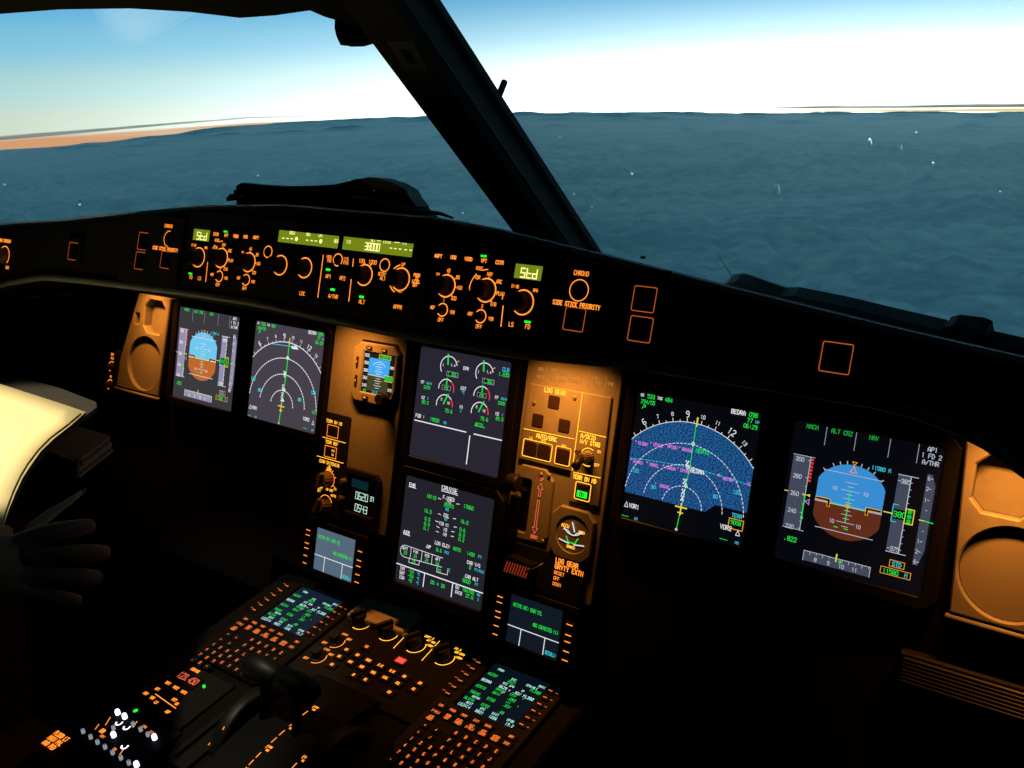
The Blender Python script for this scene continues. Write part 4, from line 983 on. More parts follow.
flood(.172, .09, .55, 'small lamp glowing over the landing gear panel')
flood(-.190, .08, .45, 'small lamp glowing over the standby instrument')

# ================================================================== centre pedestal
root = thing('centre_pedestal', 'black centre pedestal between the pilots, carrying the keyboards and levers', 'pedestal', P, -.046, -.30, 0)
b = MB(); b.plate(rect(-.30, -.42, .295, .440), [], -.30, -.002, 'black', .004); b.build('body', root)

LTXT = [  # (char x from left edge in mm, row s, text, colour, size)
    (8, .0205, 'FROM', 'mint', .0042), (0, .0075, '46ZON', 'green', .0052), (0, -.0065, 'BEDRA', 'mint', .0052), (0, -.0200, 'NERTU', 'green', .0052), (0, -.0330, 'TAKAS', 'green', .0052),
    (8, -.0395, 'GOVAM', 'mint', .0040), (0, -.0460, 'ALUTA', 'green', .0052), (8, -.0525, 'DEST', 'mint', .0042), (0, -.0590, 'LEZN14', 'mint', .0052)]
emi('mint', (180, 240, 225), 1.3)
LTXT += [(36, .0130, 'UTC', 'mint', .0042), (34, .0075, '0621', 'green', .0052), (30, .0010, 'UTC SPD', 'mint', .0042), (29, -.0065, '0629', 'mint', .0052), (28, -.0125, 'BRG098', 'green', .0042), (28, -.0200, '0641', 'green', .0052),
         (28, -.0330, '0700', 'green', .0052), (28, -.0460, '0702', 'green', .0052), (31, -.0525, 'UTC', 'mint', .0042), (28, -.0590, '0821', 'mint', .0052),
         (60, .0130, 'SPD/ALT', 'mint', .0042), (76, .0195, 'BAWI', 'mint', .0042), (70, .0075, 'FL380', 'green', .0054), (52, -.0065, '.82/', 'mint', .0050), (68, -.0065, 'FL380', 'mint', .0054), (60, .0005, 'TP', 'mint', .0040),
         (50, -.0125, '77NM', 'green', .0042), (52, -.0200, '.82', 'green', .0050), (70, -.0125, '*', 'green', .0050), (56, -.0200, '.82', 'green', .0050), (54, -.0270, '171', 'green', .0040), (54, -.0330, '.82/', 'green', .0050), (72, -.0270, '*', 'green', .0050),
         (55, -.0460, '.80', 'green', .0050), (62, -.0460, '*', 'green', .0050), (50, -.0525, 'DIST', 'mint', .0042), (50, -.0590, '1036', 'mint', .0050), (74, -.0525, 'EFOB', 'mint', .0042), (76, -.0590, '19.2', 'mint', .0050)]
def mcdu(cx, label, scr, sx0=-.0465):
    r = thing('keyboard_display_unit', label, 'keyboard display unit', P, cx, -.06, 0)
    V0 = -.06; b = MB()
    b.plate(octo(-.073, -.175 + .060, .073, .046 + .060, .012), [rrect(sx0, -.068 - V0, -sx0, .027 - V0, .003)], -.0015, .006, 'bezel', .0015, hole_floor=(-.001, 'black')); b.build('bezel', r)
    b = MB(); b.flat(rect(sx0 - .0005, -.0685 - V0, -sx0 + .0005, .0275 - V0), .0018, scr); s = b.build('screen', r)
    b = MB()
    for x, y, t, m, z in LTXT: b.text(t, sx0 + .003 + x * .001, y - .0030 - V0, z * .86, .0022, m, 'l', wf=.46, w=.16, sp=1.85)
    b.flat(circ(.002, -.010 - V0, .0016, 8), .0022, 'magenta'); b.flat(circ(-.004, -.018 - V0, .0016, 8), .0022, 'magenta')
    b.build('flight_plan_text', s)
    def key(x, y, w, h, leg=None, z=.0034, nm='key'):
        q = MB(); q.plate(rrect(x - w / 2, y - h / 2 - V0, x + w / 2, y + h / 2 - V0, .001, 1), [], .0061, .0082, 'key', .0005)
        if leg:
            for i, l in enumerate(leg.split('|')):
                n = len(leg.split('|')); q.text(l, x, y - V0 + ((n - 1) / 2 - i) * z * 1.25, z, .0086, 'key_orange', wf=.55, w=.22)
        q.build(nm, r)
    for i in range(6):
        y = .0105 - i * .01385
        key(-.0635, y - .001, .011, .0065); key(.0565, y - .001, .011, .0065)
    b = MB()
    for i in range(6):
        y = .0105 - i * .01385
        b.strip([(-.0795 + .004, y + .003 - V0), (-.0795 + .0085, y + .003 - V0)], .0013, .0066, 'key_dim'); b.strip([(-.0665, y - .001 - V0), (-.0605, y - .001 - V0)], .0014, .0087, 'key_orange')
        b.strip([(.0525, y - V0), (.0575, y - V0)], .0014, .0087, 'key_orange'); b.strip([(.0605, y + .001 - V0), (.0655, y + .001 - V0)], .0014, .0066, 'key_dim')
    b.build('key_marks', r)
    for x, t in ((-.057, 'DIR'), (-.0375, 'PROG'), (-.0185, 'PERF'), (.0005, 'INIT'), (.0195, 'DATA')): key(x, -.082, .0165, .0085, t, .0034)
    key(.0560, -.0825, .0155, .0085, 'BRT', .0034)
    for x, t in ((-.0560, 'F-PLN'), (-.0365, 'RAD|NAV'), (-.0180, 'FUEL|PRED'), (.0010, 'SEC|F-PLN'), (.0205, 'ATC|COMM'), (.0395, 'MCDU|MENU'), (.0570, 'DIM')): key(x, -.0945, .0165, .0105, t, .0038)
    key(-.0555, -.1065, .0165, .0095, 'AIR|PORT', .0036)
    for i, row in enumerate(('ABCDE', 'FGHIJ', 'KLMNO', 'PQRST', 'UVWXY')):
        for j, ch in enumerate(row): key(-.0095 + j * .0157, -.1115 - i * .0142, .0115, .0105, ch, .0046)
    for i, (x, t) in enumerate(((-.053, '<'), (-.035, '^'))): key(x, -.1205, .0125, .0085, t, .0038)
    for x, t in ((-.053, '>'), (-.034, '/')): key(x, -.1340, .0125, .0085, t, .0036)
    for i, row in enumerate(('123', '456', '789', '.0-')):
        for j, ch in enumerate(row): key(-.0535 + j * .0152, -.1470 - i * .0125 + .0, .0105, .0098, ch, .0046)
emi('key_orange', (255, 120, 50), 1.15); emi('key_dim', (200, 95, 55), .8)
mcdu(.146, 'keyboard display unit with dimmer green text, right of the thrust levers', 'scr_mcdur')
mcdu(-.238, 'keyboard display unit with bright green and white text, left of the selector knobs', 'scr_mcdul')

# ---- display selector panel between the keyboards
r = thing('system_selector_panel', 'pedestal panel of rotary selectors, small orange lettered keys and one red light', 'control panel', P, -.046, -.028, 0)
X0, Y0 = -.046, -.028
def pq(px, py): a, c = P.px(px, py); return (a - X0, c - Y0)
b = MB(); b.plate(rect(-.1175, -.095, .1175, .072), [], -.0018, .002, 'panel_dark', .001); HH = .002 + H
kn = [(-.132, .002), (-.078, .0015), (-.0245, .0005), (.029, -.0005)]
for i, (x, y) in enumerate(kn):
    b.arc(x - X0, y - Y0, .0150, 250, 400, .0013, HH, 'amber', 20)
    b.text(('FO', 'NORM', 'NORM', 'NORM')[i], x - X0 + .019, y - Y0 + .010, .0036, HH, 'amber', wf=.6, w=.2)
    if i: b.text(('', 'FO', 'CAPT 3', 'FO 3')[i], x - X0 + .006, y - Y0 + .024, .0038, HH, 'amber', wf=.6, w=.2); b.text(('', 'CAPT', 'ATT HDG', 'AIR DATA')[i], x - X0 + .014, y - Y0 + .018, .0036, HH, 'amber', wf=.5, w=.2)
for p, q in (((-.053, .015), (-.050, -.019)), ((0.0, .025), (.004, -.020))): b.strip([(p[0] - X0, p[1] - Y0), (q[0] - X0, q[1] - Y0)], .0012, HH, 'amber')
for y in (-.049, -.087):
    b.arc(-.136 - X0, y - Y0, .0130, 270, 400, .0014, HH, 'orange'); b.text('BRT', -.122 - X0, y - Y0 + .013, .0040, HH, 'orange', w=.2); b.text('OFF', -.150 - X0, y - Y0 - .010, .0040, HH, 'orange', w=.2)
    b.text('UPPER' if y > -.06 else 'LOWER', -.136 - X0, y - Y0 + .0185, .0036, HH, 'orange', wf=.5)
b.build('face_plate', r)
for x, y in kn: knob(r, x - X0 - .003, y - Y0, .0115, .016, .002, 'knob', True, 60)
for y in (-.049, -.087): knob(r, -.136 - X0, y - Y0, .0095, .015, .002, 'knob')
K = [(-.103, -.091, 'CLR'), (-.106, -.073, 'STS'), (-.107, -.057, 'ENG'), (-.084, -.058, 'BLD'), (-.083, -.074, 'COND'), (-.061, -.074, 'DOOR'), (-.062, -.059, 'PRESS'), (-.039, -.059, 'EL AC'), (-.038, -.075, 'WHEEL'),
     (-.038, -.091, 'RCL'), (-.060, -.092, 'CB'), (-.016, -.075, 'F/CTL'), (-.016, -.060, 'EL DC'), (.006, -.060, 'HYD'), (.007, -.075, 'FUEL'), (.008, -.094, 'CLR'), (.034, -.060, 'APU'), (.034, -.073, 'ALL'), (-.085, -.038, 'T.O')]
for x, y, t in K:
    q = MB(); q.plate(rrect(x - .0085 - X0, y - .0055 - Y0, x + .0085 - X0, y + .0055 - Y0, .001, 1), [], .0021, .0050, 'key', .0005); q.text(t, x - X0, y - Y0, .0040, .0054, 'orange', wf=.36, w=.26); q.build('push_button', r)
x, y = -.0205, -.037; q = MB(); q.plate(rrect(x - .010 - X0, y - .0075 - Y0, x + .010 - X0, y + .0075 - Y0, .001, 1), [], .0021, .0050, 'button', .0005); q.flat(rect(x - .0075 - X0, y - .005 - Y0, x + .0075 - X0, y + .005 - Y0), .0053, 'red_light'); q.flat(rect(x - .004 - X0, y - .0022 - Y0, x + .004 - X0, y + .0022 - Y0), .0056, 'red_text'); q.build('red_light', r)
# grey tilted plate behind the selectors
r = thing('blank_panel', 'small blank grey plate at the head of the pedestal, behind the selector knobs', 'panel', P, -.108, .026, .004)
b = MB(); b.plate(rect(-.052, -.024, .052, .024), [], -.0015, .008, 'grey_plate', .0015); b.build('plate', r); r.rotation_euler.rotate_axis('Z', radians(4))

# ---- radio panel
r = thing('radio_panel', 'radio panel with red digits and two green lights, bottom left', 'radio', P, -.262, -.232, 0)
X0, Y0 = -.262, -.232
b = MB(); b.plate(rect(-.064, -.052, .064, .044), [], -.0018, .002, 'panel_dark', .001); T = lambda t, x, y, z=.0042, m='orange', **k: b.text(t, x - X0, y - Y0, z, HH, m, **k)
T('STBY/CRS', -.276, -.195, .0044, wf=.4, w=.25); 
for t, x, y in (('VHF1', -.289, -.2325), ('VHF2', -.271, -.233), ('VHF3', -.253, -.2335), ('HF1', -.292, -.248), ('HF2', -.252, -.250), ('AM', -.242, -.2535), ('NAV', -.300, -.262), ('VOR', -.284, -.263), ('LS', -.271, -.266), ('ADF', -.240, -.270)): T(t, x, y, .0044, w=.26, wf=.52)
b.strip([(-.286 - X0, -.256 - Y0), (-.236 - X0, -.260 - Y0)], .0014, HH, 'orange')
b.build('face_plate', r)
q = MB(); q.plate(rect(-.292 - X0, -.226 - Y0, -.246 - X0, -.202 - Y0), [], .002, .0035, 'black_gloss', .0005); q.text('123.450', -.2695 - X0, -.2125 - Y0, .0105, .0038, 'red_text', wf=.46, w=.15); q.build('frequency_window', r)
for x, y in ((-.2905, -.2225), (-.2375, -.2105), (-.2345, -.2125)): q = MB(); q.flat(circ(x - X0, y - Y0, .0022, 10), .0028, 'green_light'); q.build('green_light', r)
for x, y in ((-.289, -.2405), (-.271, -.241), (-.253, -.2415), (-.300, -.270), (-.284, -.271)): button(r, x - X0, y - Y0, .011, .006, .002, .004)

# ---- audio panel
r = thing('audio_control_panel', 'audio panel with glowing white round knobs at the bottom left corner', 'audio panel', P, -.258, -.335, 0)
X0, Y0 = -.258, -.335
b = MB(); b.plate(rect(-.068, -.056, .068, .050), [], -.0018, .002, 'panel_dark', .001); T = lambda t, x, y, z=.0042, m='orange', **k: b.text(t, x - X0, y - Y0, z, HH, m, **k)
for p, q in (((-.3035, -.317), (-.2965, -.329)), ((-.306, -.333), (-.302, -.341)), ((-.263, -.303), (-.258, -.3125)), ((-.235, -.342), (-.231, -.352))): b.strip([(p[0] - X0, p[1] - Y0), (q[0] - X0, q[1] - Y0)], .0012, HH, 'orange')
T('V', -.285, -.325); T('OR', -.290, -.338, .0055, w=.3); T('NAV', -.281, -.344, .004); T('PA', -.245, -.350, .004); T('CAB', -.245, -.304, .0036); T('INT', -.228, -.306, .0036)
b.flat(circ(-.283 - X0, -.291 - Y0, .0035, 10), HH, 'green_light')
b.build('face_plate', r)
b = MB(); 
for i, t in enumerate(('FLOOD LT', 'MAIN PNL', 'AND PED')): b.text(t, -.072 + 0 * i, -.038 - i * .009, .0062, .004, 'orange', wf=.5, w=.25, rot=radians(0))
b.build('flood_light_lettering', r)
def wk(x, y, big):
    q = MB()
    if big: q.lathe(x - X0, y - Y0, [(.0034, .002), (.0034, .007), (.0028, .009)], 'white_lamp', 16)
    else: q.lathe(x - X0, y - Y0, [(.0025, .002), (.0025, .006), (.0021, .008)], 'white_knob', 14); q.flat(circ(x - X0, y - Y0, .0011, 8), .0084, 'black')
    q.build('lit_knob' if big else 'knob', r)
for x, y in ((-.300, -.307), (-.284, -.307), (-.267, -.332 - .004), (-.213, -.311), (-.193, -.353)): wk(x, y, True)
for x, y in ((-.261, -.310), (-.243, -.311), (-.226, -.312), (-.267 - .012, -.328), (-.311, -.353), (-.292, -.354), (-.275, -.355), (-.258, -.355), (-.240, -.356), (-.222, -.356), (-.205, -.356)): wk(x, y, False)
for x, y in ((-.283, -.317), (-.266, -.317), (-.2375, -.340)):
    q = MB(); q.arc(x - X0, y - Y0, .0042, 200, 400, .0022, .0026, 'white_lamp', 10); q.build('lit_crescent', r)

# ---- throttle quadrant
r = thing('throttle_quadrant', 'rounded black throttle quadrant with orange scale numbers along its arc', 'throttle quadrant', P, -.046, -.225, 0)
b = MB(); n = 18; secs = []
for x in (-.058, .058): secs.append([(x, .115 * cos(pi * i / n), -.002 + .026 * sin(pi * i / n)) for i in range(n + 1)])
b.sweep(secs, 'black', True, True); b.build('hump', r)
def onarc(x, t, lift=.0008): return Vector((x, .115 * cos(t), -.002 + .026 * sin(t) + lift))
def arcmark(b, x, t0, t1, w):
    k = 6
    for i in range(k):
        a, c = t0 + (t1 - t0) * i / k, t0 + (t1 - t0) * (i + 1) / k
        i0 = b.vs([onarc(x - w / 2, a), onarc(x + w / 2, a), onarc(x + w / 2, c), onarc(x - w / 2, c)]); b.fc((i0, i0 + 1, i0 + 2, i0 + 3), 'orange')
b = MB()
for x0 in (-.002, .052):
    for i in range(13):
        t = (1.12 if x0 < 0 else 1.75) + i * .12
        if t > 2.7: break
        arcmark(b, x0, t, t + (.085 if i % 3 else .05), .0014)
        if i % 3 == 0: arcmark(b, x0 + .005, t, t + .03, .006); arcmark(b, x0 + .005, t + .05, t + .08, .005)
b.build('scale_marks', r)
for sx, lab in ((-1, 'left thrust lever, dark knob standing on the quadrant'), (1, 'right thrust lever, dark knob standing on the quadrant')):
    q = thing('thrust_lever', lab, 'lever', P, -.062 + sx * .030, -.225, .020)
    b = MB(); b.tube([(0, 0, 0), (0, .010, .030), (0, .016, .060)], [.007, .006, .006], 'black', 10); b.build('lever_arm', q)
    b = MB(); b.tube([(-.0285, .016, .062), (-.0265, .0175, .064), (0, .019, .066), (.025, .0175, .064), (.0285, .016, .062)], [.012, .0165, .018, .0165, .012], 'knob', 18); b.build('grip', q)
for sx, lab in ((-1, 'dark trim wheel on the left flank of the throttle quadrant'), (1, 'dark trim wheel on the right flank of the throttle quadrant')):
    q = thing('trim_wheel', lab, 'wheel', P, -.046 + sx * .076, -.225, -.03)
    b = MB(); secs = []
    R0 = .072
    for x, rr in ((-.011, R0 - .01), (-.011, R0 - .002), (-.006, R0), (.006, R0), (.011, R0 - .002), (.011, R0 - .01)): secs.append([(x, rr * cos(2 * pi * i / 48), rr * sin(2 * pi * i / 48)) for i in range(48)])
    b.sweep(secs, 'knob', True, True, True); b.build('wheel_rim', q)
    b = MB()
    for i in range(26):
        if sx < 0 and 6 <= i <= 19: pass
        a = radians(20 + i * 5.5)
        if i % 3 == 2 or sx > 0: continue
        if not (18 < i < 20): continue
        p = [(xx, (R0 + .0006) * cos(aa), (R0 + .0006) * sin(aa)) for xx, aa in ((.003, a), (.0045 if i % 4 else .008, a), (.0045 if i % 4 else .008, a + .06), (.003, a + .06))]
        i0 = b.vs(p); b.fc((i0, i0 + 1, i0 + 2, i0 + 3), 'orange')
    if sx < 0: b.build('trim_scale', q)
# speed brake lever marks, far left
r = thing('speedbrake_panel', 'speed brake slot plate with orange marks, left of the quadrant', 'control panel', P, -.150, -.268, 0)
b = MB(); b.plate(rect(-.022, -.060, .018, .050), [rect(-.013, -.05, -.006, .04)], -.0018, .003, 'panel_dark', .001, hole_floor=(-.001, 'black'))
b.build('face_plate', r)
b = MB(); a0 = P.px(215, 751); a1 = P.px(224.5, 736); p0 = Vector((a0[0] + .150, a0[1] + .268)); p1 = Vector((a1[0] + .150, a1[1] + .268))
b.strip([p0, p1], .0014, .0036, 'orange'); 
for k, t in ((.15, 'RET'), (.6, '1/2')): p = p0.lerp(p1, k); b.text(t, p.x - .007, p.y, .0048, .0036, 'orange', w=.25)
b.build('scale_marks', r)
r = thing('small_round_button', 'tiny round button with an orange mark on the pedestal, left of the throttle levers', 'button', P, *P.px(254, 669), 0)
b = MB(); b.lathe(0, 0, [(.007, -.0018), (.007, .004), (.006, .005)], 'knob', 20); b.text('GA', 0, 0, .0042, .0054, 'orange', w=.25); b.build('cap', r)

# ================================================================== windshields and posts
C0 = Vector((0, .308, 1.232)); AX = Vector((0, -.753, .658)).normalized(); INW = Vector((0, -.658, -.753)).normalized()
def pane_dir(sx): return Vector((sx * .913, -.408, 0))
def pane_n(sx): return AX.cross(pane_dir(sx)).normalized() * (1 if AX.cross(pane_dir(sx)).normalized().y < 0 else -1)   # inward normal
def pane_hit(px, py, sx, off=0): return hit(px, py, C0 + pane_n(sx) * off, pane_n(sx))
def solid(pts, off, mat, b):
    """prism: polygon pts in space extruded by the vector off"""
    n = len(pts); i0 = b.vs(pts); i1 = b.vs([Vector(p) + off for p in pts])
    tri = None
    nrm = Vector(off).normalized(); ax = nrm.orthogonal().normalized(); ay = nrm.cross(ax)
    flat2 = [Vector((Vector(p).dot(ax), Vector(p).dot(ay), 0)) for p in pts]
    for t in tessellate_polygon([flat2]):
        b.fc([i0 + k for k in t], mat); b.fc([i1 + k for k in reversed(t)], mat)
    for k in range(n): j = (k + 1) % n; b.fc((i0 + k, i0 + j, i1 + j, i1 + k), mat)
def build_world(b, name, parent, origin, label=None, cat=None, kind=None, group=None):
    o = Vector(origin); b.v = [tuple(Vector(v) - o) for v in b.v]
    ob = b.build(name, parent)
    if parent is None: ob.location = o
    return tag(ob, label, cat, group, kind)
for sx, nm in ((-1, 'window_1'), (1, 'window_2')):
    e = thing(nm, None, None, loc=tuple(C0 + pane_dir(sx) * .5)); tag(e, kind='structure')
    b = MB(); d = pane_dir(sx); base = C0 - AX * .24 + Vector((sx * .02, 0, 0)); n_ = pane_n(sx)
    q = [base, base + d * 1.22, base + d * 1.22 + AX * 1.05, base + AX * 1.05]
    i0 = b.vs(q); b.fc(range(i0, i0 + 4), 'glass')
    g = build_world(b, 'glass_pane', e, tuple(C0 + d * .5))
    specks = [(777, 190, 2.4, 9), (870, 143, 1.6, 6), (632, 172, 1.2, 3), (592, 209, 1.3, 3), (574, 193, 1, 1.5), (609, 228, 1.3, 3), (916, 133, 1, 2), (933, 164, 1.2, 2.5), (1001, 190, 1.8, 3), (777, 274, 1.8, 3.5), (901, 148, .8, 5), (560, 137, 1, 1)] if sx > 0 else \
             [(80, 203, 1.5, 4), (5, 184, 1.3, 2), (463, 212, 1, 2), (350, 180, 1, 2), (258, 176, 1, 1.6)]
    for k, (px, py, w_, h_) in enumerate(specks):
        w_ *= 1.35; h_ *= 1.15
        b = MB(); c = pane_hit(px, py, sx, -.004); s_ = (c - CAM).length / FPX
        a_, d_, e_2 = RT * s_ * w_ * .75, (DN + RT * .12) * s_ * h_ * .65, n_ * s_ * w_ * .6; rows_ = []
        for q_ in range(1, 6):
            th = pi * q_ / 6; rows_.append([c - d_ * cos(th) + (a_ * cos(ph_) + e_2 * sin(ph_)) * sin(th) for ph_ in [2 * pi * i / 10 for i in range(10)]])
        b.sweep(rows_, 'ice', True, True, True)
        build_world(b, 'ice_speck', e, tuple(C0 + d * .5), label='tiny white speck of ice on the pane')

# centre post between the panes
e = thing('trim_1', None, None, loc=tuple(C0)); tag(e, kind='structure')
def beam(b, prof, t0, t1, mat):
    secs = []
    for t in (t0, t1): secs.append([C0 + AX * t + Vector((x, 0, 0)) + INW * dd for x, dd in prof])
    b.sweep(secs, mat)
b = MB(); beam(b, [(-.050, .004), (-.050, .034), (-.046, .041), (.026, .041), (.034, .030), (.034, .004)], -.24, .80, 'post'); build_world(b, 'inner_post', e, tuple(C0))
b = MB(); beam(b, [(-.044, -.006), (-.044, .003), (.044, .003), (.044, -.006)], -.26, .82, 'rubber'); build_world(b, 'outer_frame', e, tuple(C0))
b = MB(); secs = [C0 + AX * t + Vector((.0335, 0, 0)) + INW * .031 for t in (-.24, .2, .80)]; b.tube(secs, .0010, 'seam', 6); build_world(b, 'seam', e, tuple(C0))
# placard on the post
r = thing('post_placard', 'faint grey rectangular placard high on the centre post', 'placard', loc=tuple(C0 + AX * .5))
b = MB(); q = lambda x, t, dd=.0418: C0 + AX * t + Vector((x, 0, 0)) + INW * dd
tq = lambda px, py: (lambda p: ((p - C0).x, (p - C0).dot(AX)))(hit(px, py, C0 + INW * .0418, INW))
o_ = [tq(387, 41), tq(413, 40), tq(429, 71), tq(405, 71)]; cx_ = (sum(p[0] for p in o_) / 4, sum(p[1] for p in o_) / 4)
inn = [(cx_[0] + (p[0] - cx_[0]) * .35, cx_[1] + (p[1] - cx_[1]) * .45) for p in o_]
solid([q(*p) for p in o_], INW * .0006, 'placard', b); build_world(b, 'plate', r, tuple(C0 + AX * .5))
b = MB(); solid([q(p[0], p[1], .0426) for p in inn], INW * .0004, 'rubber', b); build_world(b, 'dark_field', r, tuple(C0 + AX * .5))

# headers over the panes, ceiling and walls
b = MB(); pts = [pane_hit(*p, -1, .012) for p in ((-160, 26), (-60, 20), (0, 14), (60, 9.5), (130, 8.5), (190, 12), (240, 18), (275, 15.5), (310, 10.5), (325, 17), (350, 24), (385, 30))]
top = [pts[-1] + AX * .42, pts[0] + AX * .42]; solid(pts + top, pane_n(-1) * -.05, 'room', b)
build_world(b, 'trim_2', None, tuple(pts[5]), kind='structure')
b = MB(); d = pane_dir(1); p0 = C0 + AX * .60 + pane_n(1) * .012; solid([p0 - d * .02, p0 + d * 1.25, p0 + d * 1.25 + AX * .3, p0 - d * .02 + AX * .3], pane_n(1) * .05, 'room', b)
build_world(b, 'trim_3', None, tuple(p0), kind='structure')
def slab(name, x0, y0, z0, x1, y1, z1, mat='room'):
    b = MB(); b.box(x0, y0, z0, x1, y1, z1, mat); c = ((x0 + x1) / 2, (y0 + y1) / 2, z0); return build_world(b, name, None, c, kind='structure')
slab('floor', -1.3, -2.3, .12, 1.3, .75, .16); slab('ceiling', -1.3, -2.3, 1.86, 1.3, .10, 1.90)
slab('wall_back', -1.3, -2.3, .16, 1.3, -2.25, 1.86)
for sx, nm in ((-1, 'wall_left'), (1, 'wall_right')):
    b = MB(); x = sx * 1.12; solid([Vector((x, y, z)) for y, z in ((-2.25, .16), (-2.25, 1.86), (-.62, 1.86), (-.22, 1.55), (-.20, 1.17), (.62, 1.17), (.62, .16))], Vector((sx * .05, 0, 0)), 'room', b)
    build_world(b, nm, None, (x, -.8, .16), kind='structure')
b = MB()
for sx in (-1, 1):
    d = pane_dir(sx); bb = C0 - AX * .20 + INW * .01; q = [Vector((bb.x, bb.y, .16)), Vector((bb.x, bb.y, bb.z)), bb + d * 1.22, Vector(((bb + d * 1.22).x, (bb + d * 1.22).y, .16))]
    solid(q, Vector((0, .03, 0)), 'room', b)
build_world(b, 'wall_front', None, (0, .48, .16), kind='structure')

# small housing hanging at the head of the post (standby compass cover)
r = thing('compass_housing', 'small dark rounded housing hanging at the top of the centre post', 'compass', loc=tuple(at(355, 20, 1.28)))
o_ = tuple(at(355, 20, 1.28)); hv = FW * .018
pt = lambda x, y: at(x, y, 1.25)
b = MB(); solid([pt(*p) for p in ((336, -8), (335, 16), (334.5, 28), (336, 35), (338, 40), (348, 41), (362, 30), (372, 6), (366, -10))], hv, 'rubber', b); build_world(b, 'body', r, o_)
b = MB(); solid([pt(*p) for p in ((347, 30), (347.6, 42.6), (362, 42.4), (372, 39.5), (374, 28))], hv * .8, 'rubber', b); build_world(b, 'lower_cover', r, o_)
for p in ((352, 36.5), (362.5, 36.3), (340, 17)):
    b = MB(); c = pt(*p) - FW * .001; b.tube([c - RT * .0015, c + RT * .0015], .0009, 'steel', 8); build_world(b, 'screw', r, o_)

# ice detector stub outside
r = thing('ice_probe', 'short black stub standing up outside, right of the centre post', 'probe', loc=tuple(pane_hit(497, 100, 1, -.03)))
b = MB(); p0 = pane_hit(494, 108, 1, -.02); p1 = pane_hit(504.8, 81, 1, -.06); b.tube([p0, p1.lerp(p0, .05), p1], [.0050, .0046, .0040], 'rubber', 12); build_world(b, 'stub', r, tuple(pane_hit(497, 100, 1, -.03)))

# wipers outside at the foot of each pane
def wiper(sx, label):
    o_ = pane_hit(800, 300, 1, -.03); mir = (lambda p: Vector((p.x * sx, p.y, p.z)))
    r = thing('windshield_wiper', label, 'wiper', loc=tuple(mir(o_)), group=None)
    ph = lambda x, y, off=-.035: pane_hit(x, y, 1, off)
    ext = pane_n(1) * .014
    b = MB(); solid([mir(ph(*p)) for p in ((724, 285), (727, 278), (733, 274.5), (742, 273.5), (760, 278), (776, 284), (790, 289), (792, 310), (724, 300))], Vector((ext.x * sx, ext.y, ext.z)), 'wiper', b); build_world(b, 'pivot_cover', r, tuple(mir(o_)))
    b = MB(); b.tube([mir(ph(*p, -.034)) for p in ((739, 272.6), (745, 273.2), (756, 276.6), (770, 282), (786, 287.2))], .0011, 'wiper_steel', 6); build_world(b, 'arm_rod', r, tuple(mir(o_)))
    b = MB(); solid([mir(ph(*p)) for p in ((786, 287.5), (800, 287), (850, 297), (900, 309), (948, 320), (948, 352), (860, 335), (786, 310))], Vector((ext.x * sx, ext.y, ext.z)), 'wiper', b); build_world(b, 'blade', r, tuple(mir(o_)))
    b = MB(); solid([mir(ph(*p, -.03)) for p in ((945, 330), (951, 317), (960, 314.5), (985, 317.5), (992.5, 321), (994.5, 331), (1030, 339), (1075, 352), (1075, 385), (945, 350))], Vector((ext.x * sx, ext.y, ext.z)), 'rubber', b); build_world(b, 'end_block', r, tuple(mir(o_)))
    if sx > 0:
        b = MB(); b.tube([mir(ph(*p, -.03)) for p in ((731, 275), (717, 253))], .0011, 'wiper_steel', 6); build_world(b, 'thin_spray_tube', r, tuple(mir(o_)))
        b = MB(); c = mir(ph(643, 258.5, -.02)); b.tube([c, c + Vector((0, 0, .0035))], .004, 'rubber', 10); build_world(b, 'stub_nozzle', r, tuple(mir(o_)))
wiper(1, 'dark parked wiper outside the right windshield, over the right end of the glareshield')
wiper(-1, 'dark parked wiper outside the left windshield, peeping over the far left glareshield')

# ================================================================== folded charts on the glareshield
def dash_at(px, py, y): # point at a photo pixel on the vertical plane y
    return hit(px, py, (0, y, 0), (0, 1, 0))
def gz(x, y):
    zt = interp(x, ZT); yf = fy(zt) + .022; return zt - .001 - (.033 / (-.10 - yf)) * max(0, y - yf)
def bent_sheet(name, top, thick, y0, y1, mat, label, cat, group=None, lift=None):
    """a folded paper bundle: silhouette line on plane y0 swept back to y1 with thickness"""
    front = [dash_at(x, y, y0) for x, y in top]; o_ = front[0]
    b = MB(); secs = []
    for k, yy in enumerate((y0, y0 + (y1 - y0) * .25, y0 + (y1 - y0) * .7, y1)):
        dz = (0, 0, -.003, -.008)[k]
        up_ = [Vector((p.x, yy, p.z + dz)) for p in front]; dn_ = [Vector((p.x, yy, p.z + dz - thick if thick else min(p.z + dz - .002, gz(p.x, yy) + .0006))) for p in reversed(front)]
        secs.append(up_ + dn_)
    b.sweep(secs, mat, True, True, False); return build_world(b, name, None, tuple(o_), label, cat, None, group)
Y0_ = -.155
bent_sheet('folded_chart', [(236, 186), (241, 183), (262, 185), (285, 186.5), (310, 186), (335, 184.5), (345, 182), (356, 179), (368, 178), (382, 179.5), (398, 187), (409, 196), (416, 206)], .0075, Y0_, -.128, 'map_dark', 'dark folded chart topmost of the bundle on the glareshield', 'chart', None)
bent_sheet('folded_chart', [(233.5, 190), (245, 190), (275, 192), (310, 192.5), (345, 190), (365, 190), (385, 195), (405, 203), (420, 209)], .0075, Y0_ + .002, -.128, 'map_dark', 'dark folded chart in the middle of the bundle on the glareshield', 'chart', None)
bent_sheet('folded_chart', [(236, 197), (250, 197), (280, 199), (320, 199), (350, 196), (380, 201), (405, 208), (425, 212)], 0, Y0_ + .003, -.128, 'map_dark', 'dark folded chart lowest of the bundle on the glareshield', 'chart', None)
